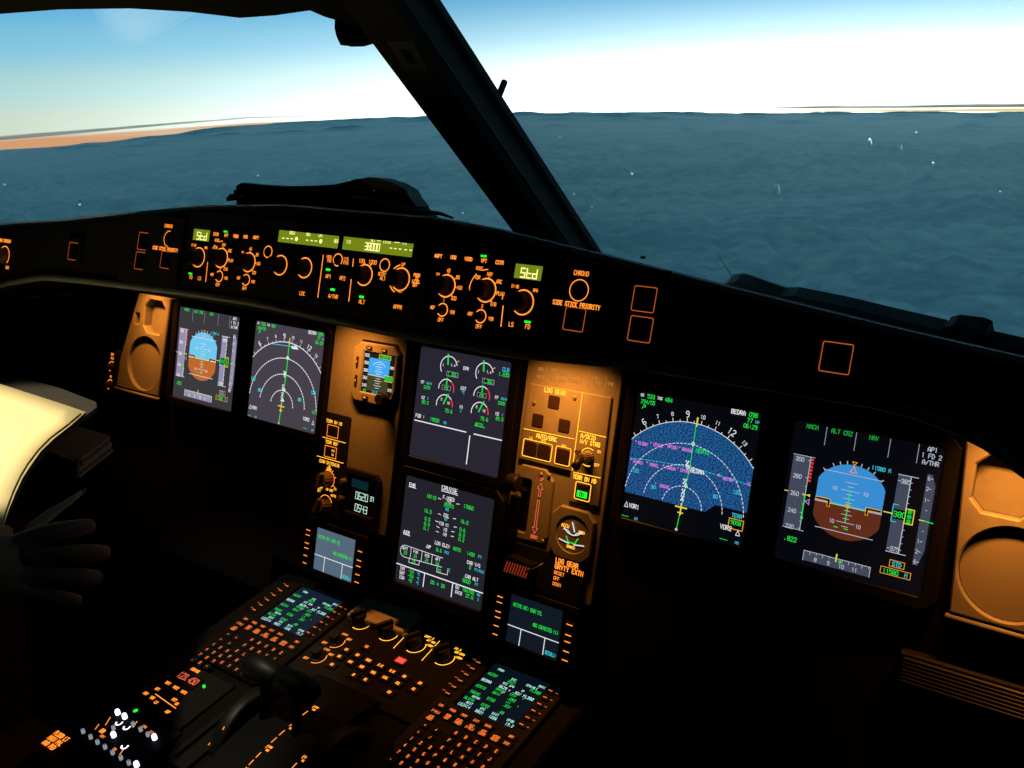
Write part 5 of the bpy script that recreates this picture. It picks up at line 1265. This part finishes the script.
b = MB(); front = [(360, 179.5), (368, 177), (380, 178.5), (395, 183.5), (406, 190), (410, 198), (417, 206.5)]; low = [(411, 208), (397, 203), (381, 195), (366, 185)]
solid([dash_at(x, y, Y0_ - .006) for x, y in front + low], Vector((0, .022, -.002)), 'map_grey', b)
build_world(b, 'grey_cover_sheet', None, tuple(dash_at(380, 190, Y0_)), 'crumpled grey cover sheet over the right end of the chart bundle', 'paper')
b = MB(); b.tube([dash_at(x, y, Y0_ - .012) for x, y in ((352, 197), (372, 200), (395, 207), (413, 211), (440, 213.5), (453, 218))], [.002, .0035, .004, .003, .0022, .0012], 'map_grey', 8)
build_world(b, 'paper_strip', None, tuple(dash_at(395, 207, Y0_)), 'thin pale strip of paper curling below the grey sheet on the glareshield', 'paper')
b = MB(); b.tube([dash_at(x, y, Y0_) for x, y in ((228, 199.5), (231, 197.5), (236, 197), (242, 199.5))], [.003, .0045, .0045, .003], 'rubber', 8)
build_world(b, 'marker_pen', None, tuple(dash_at(231, 198, Y0_)), 'small black rounded end sticking out left of the chart bundle', 'pen')

# ================================================================== captain's side: table, board, papers, booklets
tb = [at(-120, 640, 1.75), at(60, 560, 1.75)]
TZ = .965
def onz(px, py, z): return hit(px, py, (0, 0, z), (0, 0, 1))
b = MB(); q = [onz(*p, TZ) for p in ((-220, 470), (40, 415), (190, 455), (60, 560))]; q = [onz(118, 436, TZ), onz(75, 486, TZ), onz(-160, 470, TZ), onz(-110, 395, TZ)]
e0 = onz(113, 438, TZ); x0, x1, ya, yb = -1.05, e0.x - .002, q[1].y - .05, e0.y - .004
b.box(x0, ya, TZ - .02, x1, yb, TZ, 'rubber', .003); 
build_world(b, 'pull_out_table', None, ((x0 + x1) / 2, (ya + yb) / 2, TZ - .02), 'black pull-out table under the two booklets at the left', 'table')
def booklet(z0, z1, quad, label, clasp=False):
    o_ = onz(*quad[0], z1); r = thing('booklet', label, 'booklet', loc=tuple(o_), group=None)
    pts = [onz(*p, z1) for p in quad]
    # rounded corners
    rp = []
    for i in range(4):
        p, a, c = pts[i], pts[i - 1], pts[(i + 1) % 4]
        u = (a - p).normalized(); v = (c - p).normalized(); k = .008
        rp += [p + u * k, p + (u + v) * k * .3, p + v * k]
    b = MB(); solid([p - Vector((0, 0, .002)) for p in rp], Vector((0, 0, .002)), 'cover', b); build_world(b, 'cover', r, tuple(o_))
    cen_ = sum(pts, Vector()) / 4
    b = MB(); solid([cen_ + (p - cen_) * .975 - Vector((0, 0, .002)) for p in rp], Vector((0, 0, -(z1 - z0 - .004))), 'pages', b); build_world(b, 'pages', r, tuple(o_))
    b = MB(); solid([p + Vector((0, 0, -(z1 - z0))) for p in rp], Vector((0, 0, .002)), 'cover', b); build_world(b, 'back_cover', r, tuple(o_))
    if clasp:
        b = MB(); c = pts[3]; e_ = (pts[0] - c).normalized(); b.tube([c + Vector((0, 0, .001)), c + (pts[2] - c).normalized() * .012 + Vector((0, 0, .001)), c + (pts[2] - c).normalized() * .014 + Vector((0, 0, -.010))], .0022, 'screw', 8); build_world(b, 'clasp', r, tuple(o_))
booklet(TZ + .012, TZ + .023, ((38, 447), (70, 424), (112, 436), (76, 462)), 'upper of the two closed booklets beside the bright paper', True)
booklet(TZ, TZ + .0115, ((39, 455), (70, 431), (114, 443), (77.5, 471)), 'lower of the two closed booklets beside the bright paper')

# dark board under the paper, held just above the table
PZ = 1.060
b = MB(); pts = [onz(*p, PZ - .006) for p in ((-60, 372), (-30, 371), (0, 372), (30, 380), (60, 388), (96, 402), (97, 407), (80, 420), (52, 442), (28, 470), (2, 520), (-60, 560))]
pts[0] = Vector((-.80, -.34, PZ - .006)); pts[-1] = Vector((-.62, -.62, PZ - .006))
solid(pts, Vector((0, 0, -.006)), 'board', b); build_world(b, 'clipboard', None, tuple(pts[4]), 'dark board held under the brightly lit paper', 'board')
# bright curled sheets
def sheet(label, right, left, dz, order):
    b = MB(); n = len(right); m = 10; rows = []
    for i in range(n):
        R0 = onz(*right[i], PZ + dz); L0 = left[0].lerp(left[1], i / (n - 1)); L0.z = PZ + dz; row = []
        for j in range(m + 1):
            t = j / m; p = L0.lerp(R0, t); p.z += .006 * sin(pi * t) * (.4 + .6 * sin(pi * i / (n - 1))); row.append(p)
        rows.append(row)
    top = [b.vs(r_) for r_ in rows]; bot = [b.vs([p + Vector((0, 0, -.0008)) for p in r_]) for r_ in rows]
    for i in range(n - 1):
        for j in range(m):
            b.fc((top[i] + j, top[i] + j + 1, top[i + 1] + j + 1, top[i + 1] + j), 'paper', True); b.fc((bot[i] + j, bot[i + 1] + j, bot[i + 1] + j + 1, bot[i] + j + 1), 'paper', True)
    for i in range(n - 1):
        b.fc((top[i] + m, bot[i] + m, bot[i + 1] + m, top[i + 1] + m), 'paper'); b.fc((top[i], top[i + 1], bot[i + 1], bot[i]), 'paper')
    for j in range(m): b.fc((top[0] + j, bot[0] + j, bot[0] + j + 1, top[0] + j + 1), 'paper'); b.fc((top[-1] + j, top[-1] + j + 1, bot[-1] + j + 1, bot[-1] + j), 'paper')
    return build_world(b, 'paper_sheet', None, tuple(rows[n // 2][m // 2]), label, 'paper')
LEFT = (Vector((-.705, -.313, PZ)), Vector((-.60, -.62, PZ)))
sheet('brightly lit curling white sheet at the left edge, topmost', [(81, 412.5), (66, 425), (50, 437), (38, 449), (28, 462), (20, 475), (13, 490), (7, 506), (1, 524)], LEFT, 0, 0)
sheet('second lit sheet just showing under the curled edge of the bright one', [(86, 412), (70, 426), (54, 438.5), (41, 451), (31, 465), (22.5, 478), (15.5, 493), (9, 509), (3, 528)], LEFT, -.003, 1)

# ================================================================== person: the captain's right hand and sleeve
def skin_mesh(name, chains, mat, sub=2):
    """chains: list of (points, radii); first point of later chains may coincide with a point of an earlier one"""
    V = []; E = []; Rr = []
    for pts, rad in chains:
        prev = None
        for p, r_ in zip(pts, rad):
            idx = next((i for i, q in enumerate(V) if (q - p).length < 1e-5), None)
            if idx is None: V.append(Vector(p)); Rr.append(r_); idx = len(V) - 1
            if prev is not None and prev != idx: E.append((prev, idx))
            prev = idx
    o_ = V[0].copy(); me = bpy.data.meshes.new(name); me.from_pydata([v - o_ for v in V], E, [])
    ob = bpy.data.objects.new(name, me); COL.objects.link(ob); ob.location = o_
    md = ob.modifiers.new('skin', 'SKIN'); md.use_smooth_shade = True
    for i, d_ in enumerate(me.skin_vertices[0].data): d_.radius = (Rr[i], Rr[i]); d_.use_root = (i == 0)
    s_ = ob.modifiers.new('sub', 'SUBSURF'); s_.levels = sub; s_.render_levels = sub
    dg = bpy.context.evaluated_depsgraph_get(); dg.update(); m2 = bpy.data.meshes.new_from_object(ob.evaluated_get(dg)); ob.modifiers.clear(); ob.data = m2
    m2.materials.clear(); m2.materials.append(MATS[mat])
    for p in m2.polygons: p.use_smooth = True
    return ob
HD = 1.0
hp = lambda x, y, d=0: at(x, y, HD + d)
wrist = hp(-62, 578, .0); palm = hp(2, 566, -.002)
ch = [([wrist + (hp(-150, 590, .02) - hp(-62, 578)), hp(-110, 584, .01), wrist, hp(-30, 571), palm], [.027, .026, .023, .028, .030])]
fing = [((36, 537), (58, 531), (78, 528), (95, 525), .0088, -.008), ((40, 557), (66, 554.5), (90, 553), (110, 552.5), .0092, -.012), ((38, 577), (62, 577), (84, 577), (102, 578), .0088, -.010), ((32, 594), (52, 597.5), (66, 599.5), (82, 602), .0078, -.004)]
for a, b_, c, d_, r_, dp in fing:
    base = hp(20, (a[1] * .75 + 566 * .25), 0)
    ch.append(([palm, base, hp(*a, dp * .4), hp(*b_, dp), hp(*c, dp * .7), hp(*d_, 0.002)], [.028, .0125, r_ * 1.14, r_ * 1.03, r_ * .98, r_ * .82]))
ch.append(([palm, hp(-18, 545, .012), hp(-8, 537, .03), hp(3, 533.5, .045), hp(12, 530.5, .05)], [.026, .015, .0100, .0090, .0062]))
person = thing('person', 'dim outstretched hand of a person reaching in from the left edge below the bright paper', 'person', loc=tuple(wrist))
hand = skin_mesh('hand', ch, 'skin'); l0 = hand.location.copy(); hand.parent = person; hand.location = l0 - Vector(wrist)
sl = skin_mesh('sleeve', [([hp(-112, 585, .01), hp(-170, 600, .03), at(-300, 640, 1.05), at(-460, 700, 1.1)], [.036, .042, .050, .058])], 'sleeve'); l0 = sl.location.copy(); sl.parent = person; sl.location = l0 - Vector(wrist)
# pale pen over the hand
r = thing('pen', 'pale tapering pen lying over the dim hand, pointing up and right', 'pen', loc=tuple(hp(40, 520, .085)))
b = MB(); b.tube([hp(22, 536, .085), hp(34, 527, .085), hp(52, 513, .085), hp(70, 501, .085), hp(82, 492, .085)], [.0055, .0062, .0052, .0034, .0024], 'pen', 12); build_world(b, 'barrel', r, tuple(hp(40, 520, .085)))
b = MB(); b.tube([hp(82, 492, .085), hp(86.5, 488.5, .085)], [.0023, .0008], 'pen', 10); build_world(b, 'tip', r, tuple(hp(40, 520, .085)))

# ================================================================== right: stowed table edge below the panel
r = thing('stowed_table', 'ribbed front edge of a stowed table, low at the right edge', 'table', M, .725, -.168, -.012)
b = MB(); 
for k in range(7): y = -.0105 + k * .0040; b.tube([(-.105, y, .016), (.14, y, .016)], .0016, 'rib', 6)
b.build('ribs', r)
b = MB(); b.box(-.11, -.016, -.0, .145, .020, .0155, 'panel_dark', .002); b.build('edge', r)
r = thing('panel_bracket', 'small dim bracket above the ribbed table edge at the right', 'bracket', M, .716, -.135, -.012)
b = MB(); b.box(-.014, -.006, 0, .03, .006, .010, 'map_grey', .002); b.build('plate', r)
r = thing('lower_panel_edge', 'dim rounded corner piece under the rightmost display', 'trim piece', M, .628, -.098, -.012)  # only a bead along the lower edge of the panel
b = MB(); b.tube([(-.09, .002, .012), (-.03, .0, .012), (-.004, .002, .012), (.004, .010, .012)], .0022, 'panel', 8); b.build('edge_bead', r)

# ================================================================== cloud deck far below
up_w = (RT * 0 + Vector((0, 0, 0)))
a_ = ray(0, 150); b_ = ray(1024, 112); UPW = a_.cross(b_).normalized()
if UPW.z < 0: UPW = -UPW
EDGE = [(-300, 181), (0, 150), (60, 146), (117, 140.5), (250, 124.5), (375, 118), (450, 115), (512, 112.8), (600, 112.3), (700, 113), (850, 112.6), (1024, 112.5), (1300, 112)]
prof = []
for px, py in EDGE: d = ray(px, py); prof.append((math.atan2(d.x, d.y), d.z / hypot(d.x, d.y)))
prof.sort()
def edge_tan(az):
    if az <= prof[0][0]: return prof[0][1]
    for (a0, e0), (a1, e1) in zip(prof, prof[1:]):
        if az <= a1: return e0 + (e1 - e0) * (az - a0) / (a1 - a0)
    return prof[-1][1]
HGT = 420.; RF = 70000.
b = MB(); NA, NR = 640, 380; az0, az1 = radians(-75), radians(8); rows = []
rads = [1100 * (RF / 1100) ** (i / NR) for i in range(NR + 1)]
def puff(u, v):
    f, a, s_ = 1., 1., 0.
    for k in range(5):
        s_ += a * (abs(noise.noise(Vector((u * f, v * f, 3.1 * k)))) * 2 - .45); f *= 2.07; a *= .5
    return s_
for i in range(NA + 1):
    az = az0 + (az1 - az0) * i / NA; s_, c_ = sin(az), cos(az)
    zf = edge_tan(az) * RF
    for r_ in rads:
        x, y = s_ * r_, c_ * r_
        zp = -HGT - (UPW.x * x + UPW.y * y) / UPW.z
        t = r_ / RF; k = t ** 1.3
        zfp = -HGT - (UPW.x * s_ * RF + UPW.y * c_ * RF) / UPW.z
        z = zp + (zf - zfp) * k
        lr = math.log(r_)
        big = noise.noise(Vector((az * 5, lr * 3.5, 9)))
        amp = r_ * CLOUD_AMP * min(1, (9000 / r_) ** .8) * (.75 + .6 * big)
        rows.append((x, y, z + amp * puff(az * 15, lr * 11) + CAM.z))
i0 = b.vs(rows); W_ = NR + 1
for i in range(NA):
    for j in range(NR): a = i0 + i * W_ + j; b.fc((a, a + 1, a + W_ + 1, a + W_), 'cloud', True)
def cloud_mat():
    m = bpy.data.materials.new('cloud'); m.use_nodes = True; nt = m.node_tree; bs = nt.nodes['Principled BSDF']; MATS['cloud'] = m
    tc = nt.nodes.new('ShaderNodeTexCoord'); n = nt.nodes.new('ShaderNodeTexNoise'); n.inputs['Scale'].default_value = .0011; n.inputs['Detail'].default_value = 6
    n2 = nt.nodes.new('ShaderNodeTexNoise'); n2.inputs['Scale'].default_value = .010; n2.inputs['Detail'].default_value = 8; n2.inputs['Roughness'].default_value = .6
    nt.links.new(tc.outputs['Object'], n.inputs['Vector']); nt.links.new(tc.outputs['Object'], n2.inputs['Vector'])
    mp = nt.nodes.new('ShaderNodeMapping'); mp.inputs['Scale'].default_value = (.00035, .0016, .0005); m0 = nt.nodes.new('ShaderNodeMapping'); m0.inputs['Rotation'].default_value = (0, 0, -.61)
    n3 = nt.nodes.new('ShaderNodeTexNoise'); n3.inputs['Scale'].default_value = 1; n3.inputs['Detail'].default_value = 7; n3.inputs['Roughness'].default_value = .62
    nt.links.new(tc.outputs['Object'], m0.inputs['Vector']); nt.links.new(m0.outputs['Vector'], mp.inputs['Vector']); nt.links.new(mp.outputs['Vector'], n3.inputs['Vector'])
    av = nt.nodes.new('ShaderNodeMath'); av.operation = 'MULTIPLY_ADD'; av.inputs[1].default_value = .5; nt.links.new(n2.outputs['Fac'], av.inputs[0])
    hf = nt.nodes.new('ShaderNodeMath'); hf.operation = 'MULTIPLY'; hf.inputs[1].default_value = .5; nt.links.new(n3.outputs['Fac'], hf.inputs[0]); nt.links.new(hf.outputs[0], av.inputs[2])
    cr = nt.nodes.new('ShaderNodeValToRGB'); cr.color_ramp.elements[0].position = .43; cr.color_ramp.elements[0].color = (.13, .25, .38, 1); cr.color_ramp.elements[1].position = .58; cr.color_ramp.elements[1].color = (.66, .76, .72, 1)
    nt.links.new(av.outputs[0], cr.inputs['Fac']); nt.links.new(cr.outputs['Color'], bs.inputs['Base Color'])
    bs.inputs['Roughness'].default_value = .9; bs.inputs['Specular IOR Level'].default_value = 0
    bp = nt.nodes.new('ShaderNodeBump'); bp.inputs['Strength'].default_value = .8; bp.inputs['Distance'].default_value = 60
    nt.links.new(n2.outputs['Fac'], bp.inputs['Height']); nt.links.new(bp.outputs['Normal'], bs.inputs['Normal'])
    # forward scattering off the cloud tops at grazing angles
    gl = nt.nodes.new('ShaderNodeBsdfGlossy'); gl.inputs['Roughness'].default_value = .6; gl.inputs['Color'].default_value = (.75, .95, 1, 1)
    lw = nt.nodes.new('ShaderNodeFresnel'); lw.inputs['IOR'].default_value = 1.33
    k = nt.nodes.new('ShaderNodeMath'); k.operation = 'MULTIPLY'; k.inputs[1].default_value = CLOUD_GLOSS; nt.links.new(lw.outputs[0], k.inputs[0])
    mx = nt.nodes.new('ShaderNodeMixShader'); nt.links.new(k.outputs[0], mx.inputs['Fac']); nt.links.new(bs.outputs[0], mx.inputs[1]); nt.links.new(gl.outputs[0], mx.inputs[2])
    nt.links.new(mx.outputs[0], nt.nodes['Material Output'].inputs['Surface'])
cloud_mat()
o = b.build('cloud_deck', None, normals=False); tag(o, 'endless blue grey sea of clouds below the horizon', 'cloud', kind='stuff')

# thin haze lying over the cloud deck
def haze_mat():
    m = bpy.data.materials.new('haze'); m.use_nodes = True; nt = m.node_tree; MATS['haze'] = m
    for n in list(nt.nodes): nt.nodes.remove(n)
    o = nt.nodes.new('ShaderNodeOutputMaterial'); v = nt.nodes.new('ShaderNodeVolumeScatter'); v.inputs['Color'].default_value = (.50, 1, .90, 1)
    v.inputs['Density'].default_value = HAZE; v.inputs['Anisotropy'].default_value = .72
    nt.links.new(v.outputs[0], o.inputs['Volume'])
haze_mat()
def deck_z(az, r_):
    x, y = sin(az) * r_, cos(az) * r_; fx, fy_ = sin(az) * RF, cos(az) * RF
    return -HGT - (UPW.x * x + UPW.y * y) / UPW.z + (edge_tan(az) * RF + HGT + (UPW.x * fx + UPW.y * fy_) / UPW.z) * (r_ / RF) ** 1.3 + CAM.z
b = MB(); na, nr = 90, 60; T_ = []; B_ = []
for i in range(na + 1):
    az = az0 + (az1 - az0) * i / na
    for j in range(nr + 1):
        r_ = 900 * (RF * .995 / 900) ** (j / nr); z = deck_z(az, r_); lift = 20 + 200 * (1 - r_ / RF)
        T_.append((sin(az) * r_, cos(az) * r_, z + lift)); B_.append((sin(az) * r_, cos(az) * r_, z - 600 - r_ * .02))
t0 = b.vs(T_); b0 = b.vs(B_); w_ = nr + 1
for i in range(na):
    for j in range(nr):
        a = i * w_ + j; b.fc((t0 + a, t0 + a + 1, t0 + a + w_ + 1, t0 + a + w_), 'haze'); b.fc((b0 + a, b0 + a + w_, b0 + a + w_ + 1, b0 + a + 1), 'haze')
    for j in (0, nr): a = i * w_ + j; b.fc((t0 + a, t0 + a + w_, b0 + a + w_, b0 + a), 'haze')
for j in range(nr):
    for i in (0, na): a = i * w_ + j; b.fc((t0 + a, t0 + a + 1, b0 + a + 1, b0 + a), 'haze')
build_world(b, 'haze_layer', None, (0, 36000, 0), 'thin blue haze brightening the cloud deck towards the horizon', 'haze', 'stuff')

# ================================================================== sky and reading light
w = bpy.data.worlds.new('dawn_sky'); scene.world = w; w.use_nodes = True; nt = w.node_tree
for n in list(nt.nodes): nt.nodes.remove(n)
out = nt.nodes.new('ShaderNodeOutputWorld'); bg = nt.nodes.new('ShaderNodeBackground'); nt.links.new(bg.outputs[0], out.inputs[0])
tc = nt.nodes.new('ShaderNodeTexCoord')
def vdot(vec):
    n = nt.nodes.new('ShaderNodeVectorMath'); n.operation = 'DOT_PRODUCT'; nt.links.new(tc.outputs['Generated'], n.inputs[0]); n.inputs[1].default_value = vec; return n.outputs['Value']
def ma(op, a, b=None, c=None, clamp=False):
    n = nt.nodes.new('ShaderNodeMath'); n.operation = op; n.use_clamp = clamp
    for i, x in enumerate((a, b, c)):
        if x is None: continue
        if isinstance(x, (int, float)): n.inputs[i].default_value = x
        else: nt.links.new(x, n.inputs[i])
    return n.outputs[0]
U = UPW
sun = ray(790, 108); sunh = (sun - U * sun.dot(U)).normalized(); side = U.cross(sunh).normalized()   # side>0 to the left of the sun
e_ = ma('ARCSINE', vdot(tuple(U)))                      # elevation, radians
azn = ma('ARCTAN2', vdot(tuple(side)), vdot(tuple(sunh)))   # azimuth from the sun, left positive
ed = ma('MULTIPLY', e_, 57.2958); ad = ma('MULTIPLY', azn, 57.2958)
# base gradient
cr = nt.nodes.new('ShaderNodeValToRGB'); cr.color_ramp.interpolation = 'EASE'
E_ = cr.color_ramp.elements; E_[0].position = 0; E_[0].color = (*SKYC[0], 1); E_[1].position = 1; E_[1].color = (*SKYC[-1], 1)
for p, c in zip(SKYP[1:-1], SKYC[1:-1]): q = E_.new(p); q.color = (*c, 1)
nt.links.new(ma('DIVIDE', ed, 40.0, clamp=True), cr.inputs['Fac'])
# glow around the place where the sun is about to rise
g = ma('EXPONENT', ma('MULTIPLY', ma('ADD', ma('POWER', ma('DIVIDE', ma('ABSOLUTE', ad), GL[0]), 2.0), ma('POWER', ma('DIVIDE', ma('ABSOLUTE', ed), GL[1]), 2.0)), -1.0))
g = ma('MULTIPLY', g, GL[2])
gc = nt.nodes.new('ShaderNodeVectorMath'); gc.operation = 'SCALE'; gc.inputs[0].default_value = GL[3]; nt.links.new(g, gc.inputs['Scale'])
add = nt.nodes.new('ShaderNodeVectorMath'); add.operation = 'ADD'; nt.links.new(cr.outputs['Color'], add.inputs[0]); nt.links.new(gc.outputs[0], add.inputs[1])
# thin distant stratus lying on the horizon: peach and slate streaks
cmb = nt.nodes.new('ShaderNodeCombineXYZ'); nt.links.new(ma('MULTIPLY', ad, .05), cmb.inputs[0]); nt.links.new(ma('MULTIPLY', ed, 1.6), cmb.inputs[1])
nz = nt.nodes.new('ShaderNodeTexNoise'); nz.inputs['Scale'].default_value = 1.6; nz.inputs['Detail'].default_value = 4; nt.links.new(cmb.outputs[0], nz.inputs['Vector'])
def band(center, half, soft):   # 1 inside a thin elevation band
    return ma('SUBTRACT', 1.0, ma('DIVIDE', ma('ABSOLUTE', ma('SUBTRACT', ed, center)), half), clamp=True)
nd_ = ma('MULTIPLY', ma('SUBTRACT', nz.outputs['Fac'], .5), 1.0)
def mixc(fac, a, colr):
    n = nt.nodes.new('ShaderNodeMix'); n.data_type = 'RGBA'; nt.links.new(fac, n.inputs['Factor']); nt.links.new(a, n.inputs['A'])
    n.inputs['B'].default_value = (*colr, 1); return n.outputs['Result']
col = add.outputs[0]
def azel(px, py):
    d = ray(px, py); return (math.degrees(math.atan2(d.dot(side), d.dot(sunh))), math.degrees(math.asin(d.dot(U))))
def streak(col, p0, p1, p2, ew, colr, k):
    """a long thin cloud band seen edge-on: three azimuth / elevation points, half thickness in degrees"""
    (a0, e0), (a1, e1), (a2, e2) = azel(*p0), azel(*p1), azel(*p2)
    seg = lambda aa, ea, ab, eb: ma('ADD', ma('MULTIPLY', ma('SUBTRACT', ad, aa), (eb - ea) / (ab - aa)), ea)
    right_part = ma('LESS_THAN', ad, a1)
    cen = ma('ADD', ma('MULTIPLY', right_part, seg(a1, e1, a2, e2)), ma('MULTIPLY', ma('SUBTRACT', 1.0, right_part), seg(a0, e0, a1, e1)))
    cen = ma('ADD', cen, ma('MULTIPLY', nd_, .18))
    t = ma('DIVIDE', ma('SUBTRACT', ad, a2), a0 - a2)
    if p0[0] <= 0: f = ma('MULTIPLY', t, 3.0, clamp=True); hw = ma('MULTIPLY', ma('ADD', ma('MULTIPLY', t, t), .16, clamp=True), ew)
    else: f = ma('MULTIPLY', ma('SUBTRACT', 1.0, t), 3.0, clamp=True); hw = ma('ADD', ma('MULTIPLY', ma('SUBTRACT', 1.0, t), ew), .02)
    f = ma('MULTIPLY', f, ma('ADD', ma('MULTIPLY', nz.outputs['Fac'], 1.2), .25, clamp=True))
    v = ma('MULTIPLY', ma('SUBTRACT', 1.0, ma('DIVIDE', ma('ABSOLUTE', ma('SUBTRACT', ed, cen)), hw), clamp=True), 2.2, clamp=True)
    return mixc(ma('MULTIPLY', ma('MULTIPLY', v, f), k, clamp=True), col, colr)
for args in STREAKS: col = streak(col, *args)
low = ma('DIVIDE', ma('SUBTRACT', -.6, ed), 3.0, clamp=True)      # below the horizon: the same dark clouds
col = mixc(low, col, (.03, .09, .13))
nt.links.new(col, bg.inputs['Color']); bg.inputs['Strength'].default_value = 1.0
w.cycles.sampling_method = 'MANUAL'; w.cycles.sample_map_resolution = 1024

l = bpy.data.lights.new('map_reading_light', 'SPOT'); l.energy = 44; l.color = (1, .86, .58); l.spot_size = radians(41); l.spot_blend = .25; l.shadow_soft_size = .02
o = bpy.data.objects.new('map_reading_light', l); COL.objects.link(o)
src = Vector((-.45, -.62, 1.80)); tgt = Vector((-.42, -.49, 1.06)); z = (src - tgt).normalized(); x = Vector((0, 0, 1)).cross(z).normalized(); y = z.cross(x)
m_ = Matrix((x, y, z)).transposed().to_4x4(); m_.translation = src; o.matrix_world = m_

# repeats share a group
GROUPS = dict(display_unit='large square flight displays', speaker_panel='loudspeaker panels at the ends of the instrument panel', datalink_display='small message screens',
    keyboard_display_unit='keyboard display units on the pedestal', display_control_panel='panels with Std windows on the glareshield', warning_button_panel='outlined square button panels on the glareshield',
    outlined_button='lone outlined buttons on the glareshield', flood_lamp='lamps under the glareshield', folded_chart='folded charts on the glareshield', booklet='closed booklets at the left',
    paper_sheet='lit paper sheets at the left', thrust_lever='thrust levers', trim_wheel='trim wheels', windshield_wiper='windshield wipers')
for o in scene.objects:
    g = GROUPS.get(o.name.split('.')[0])
    if g and o.parent is None: o['group'] = g
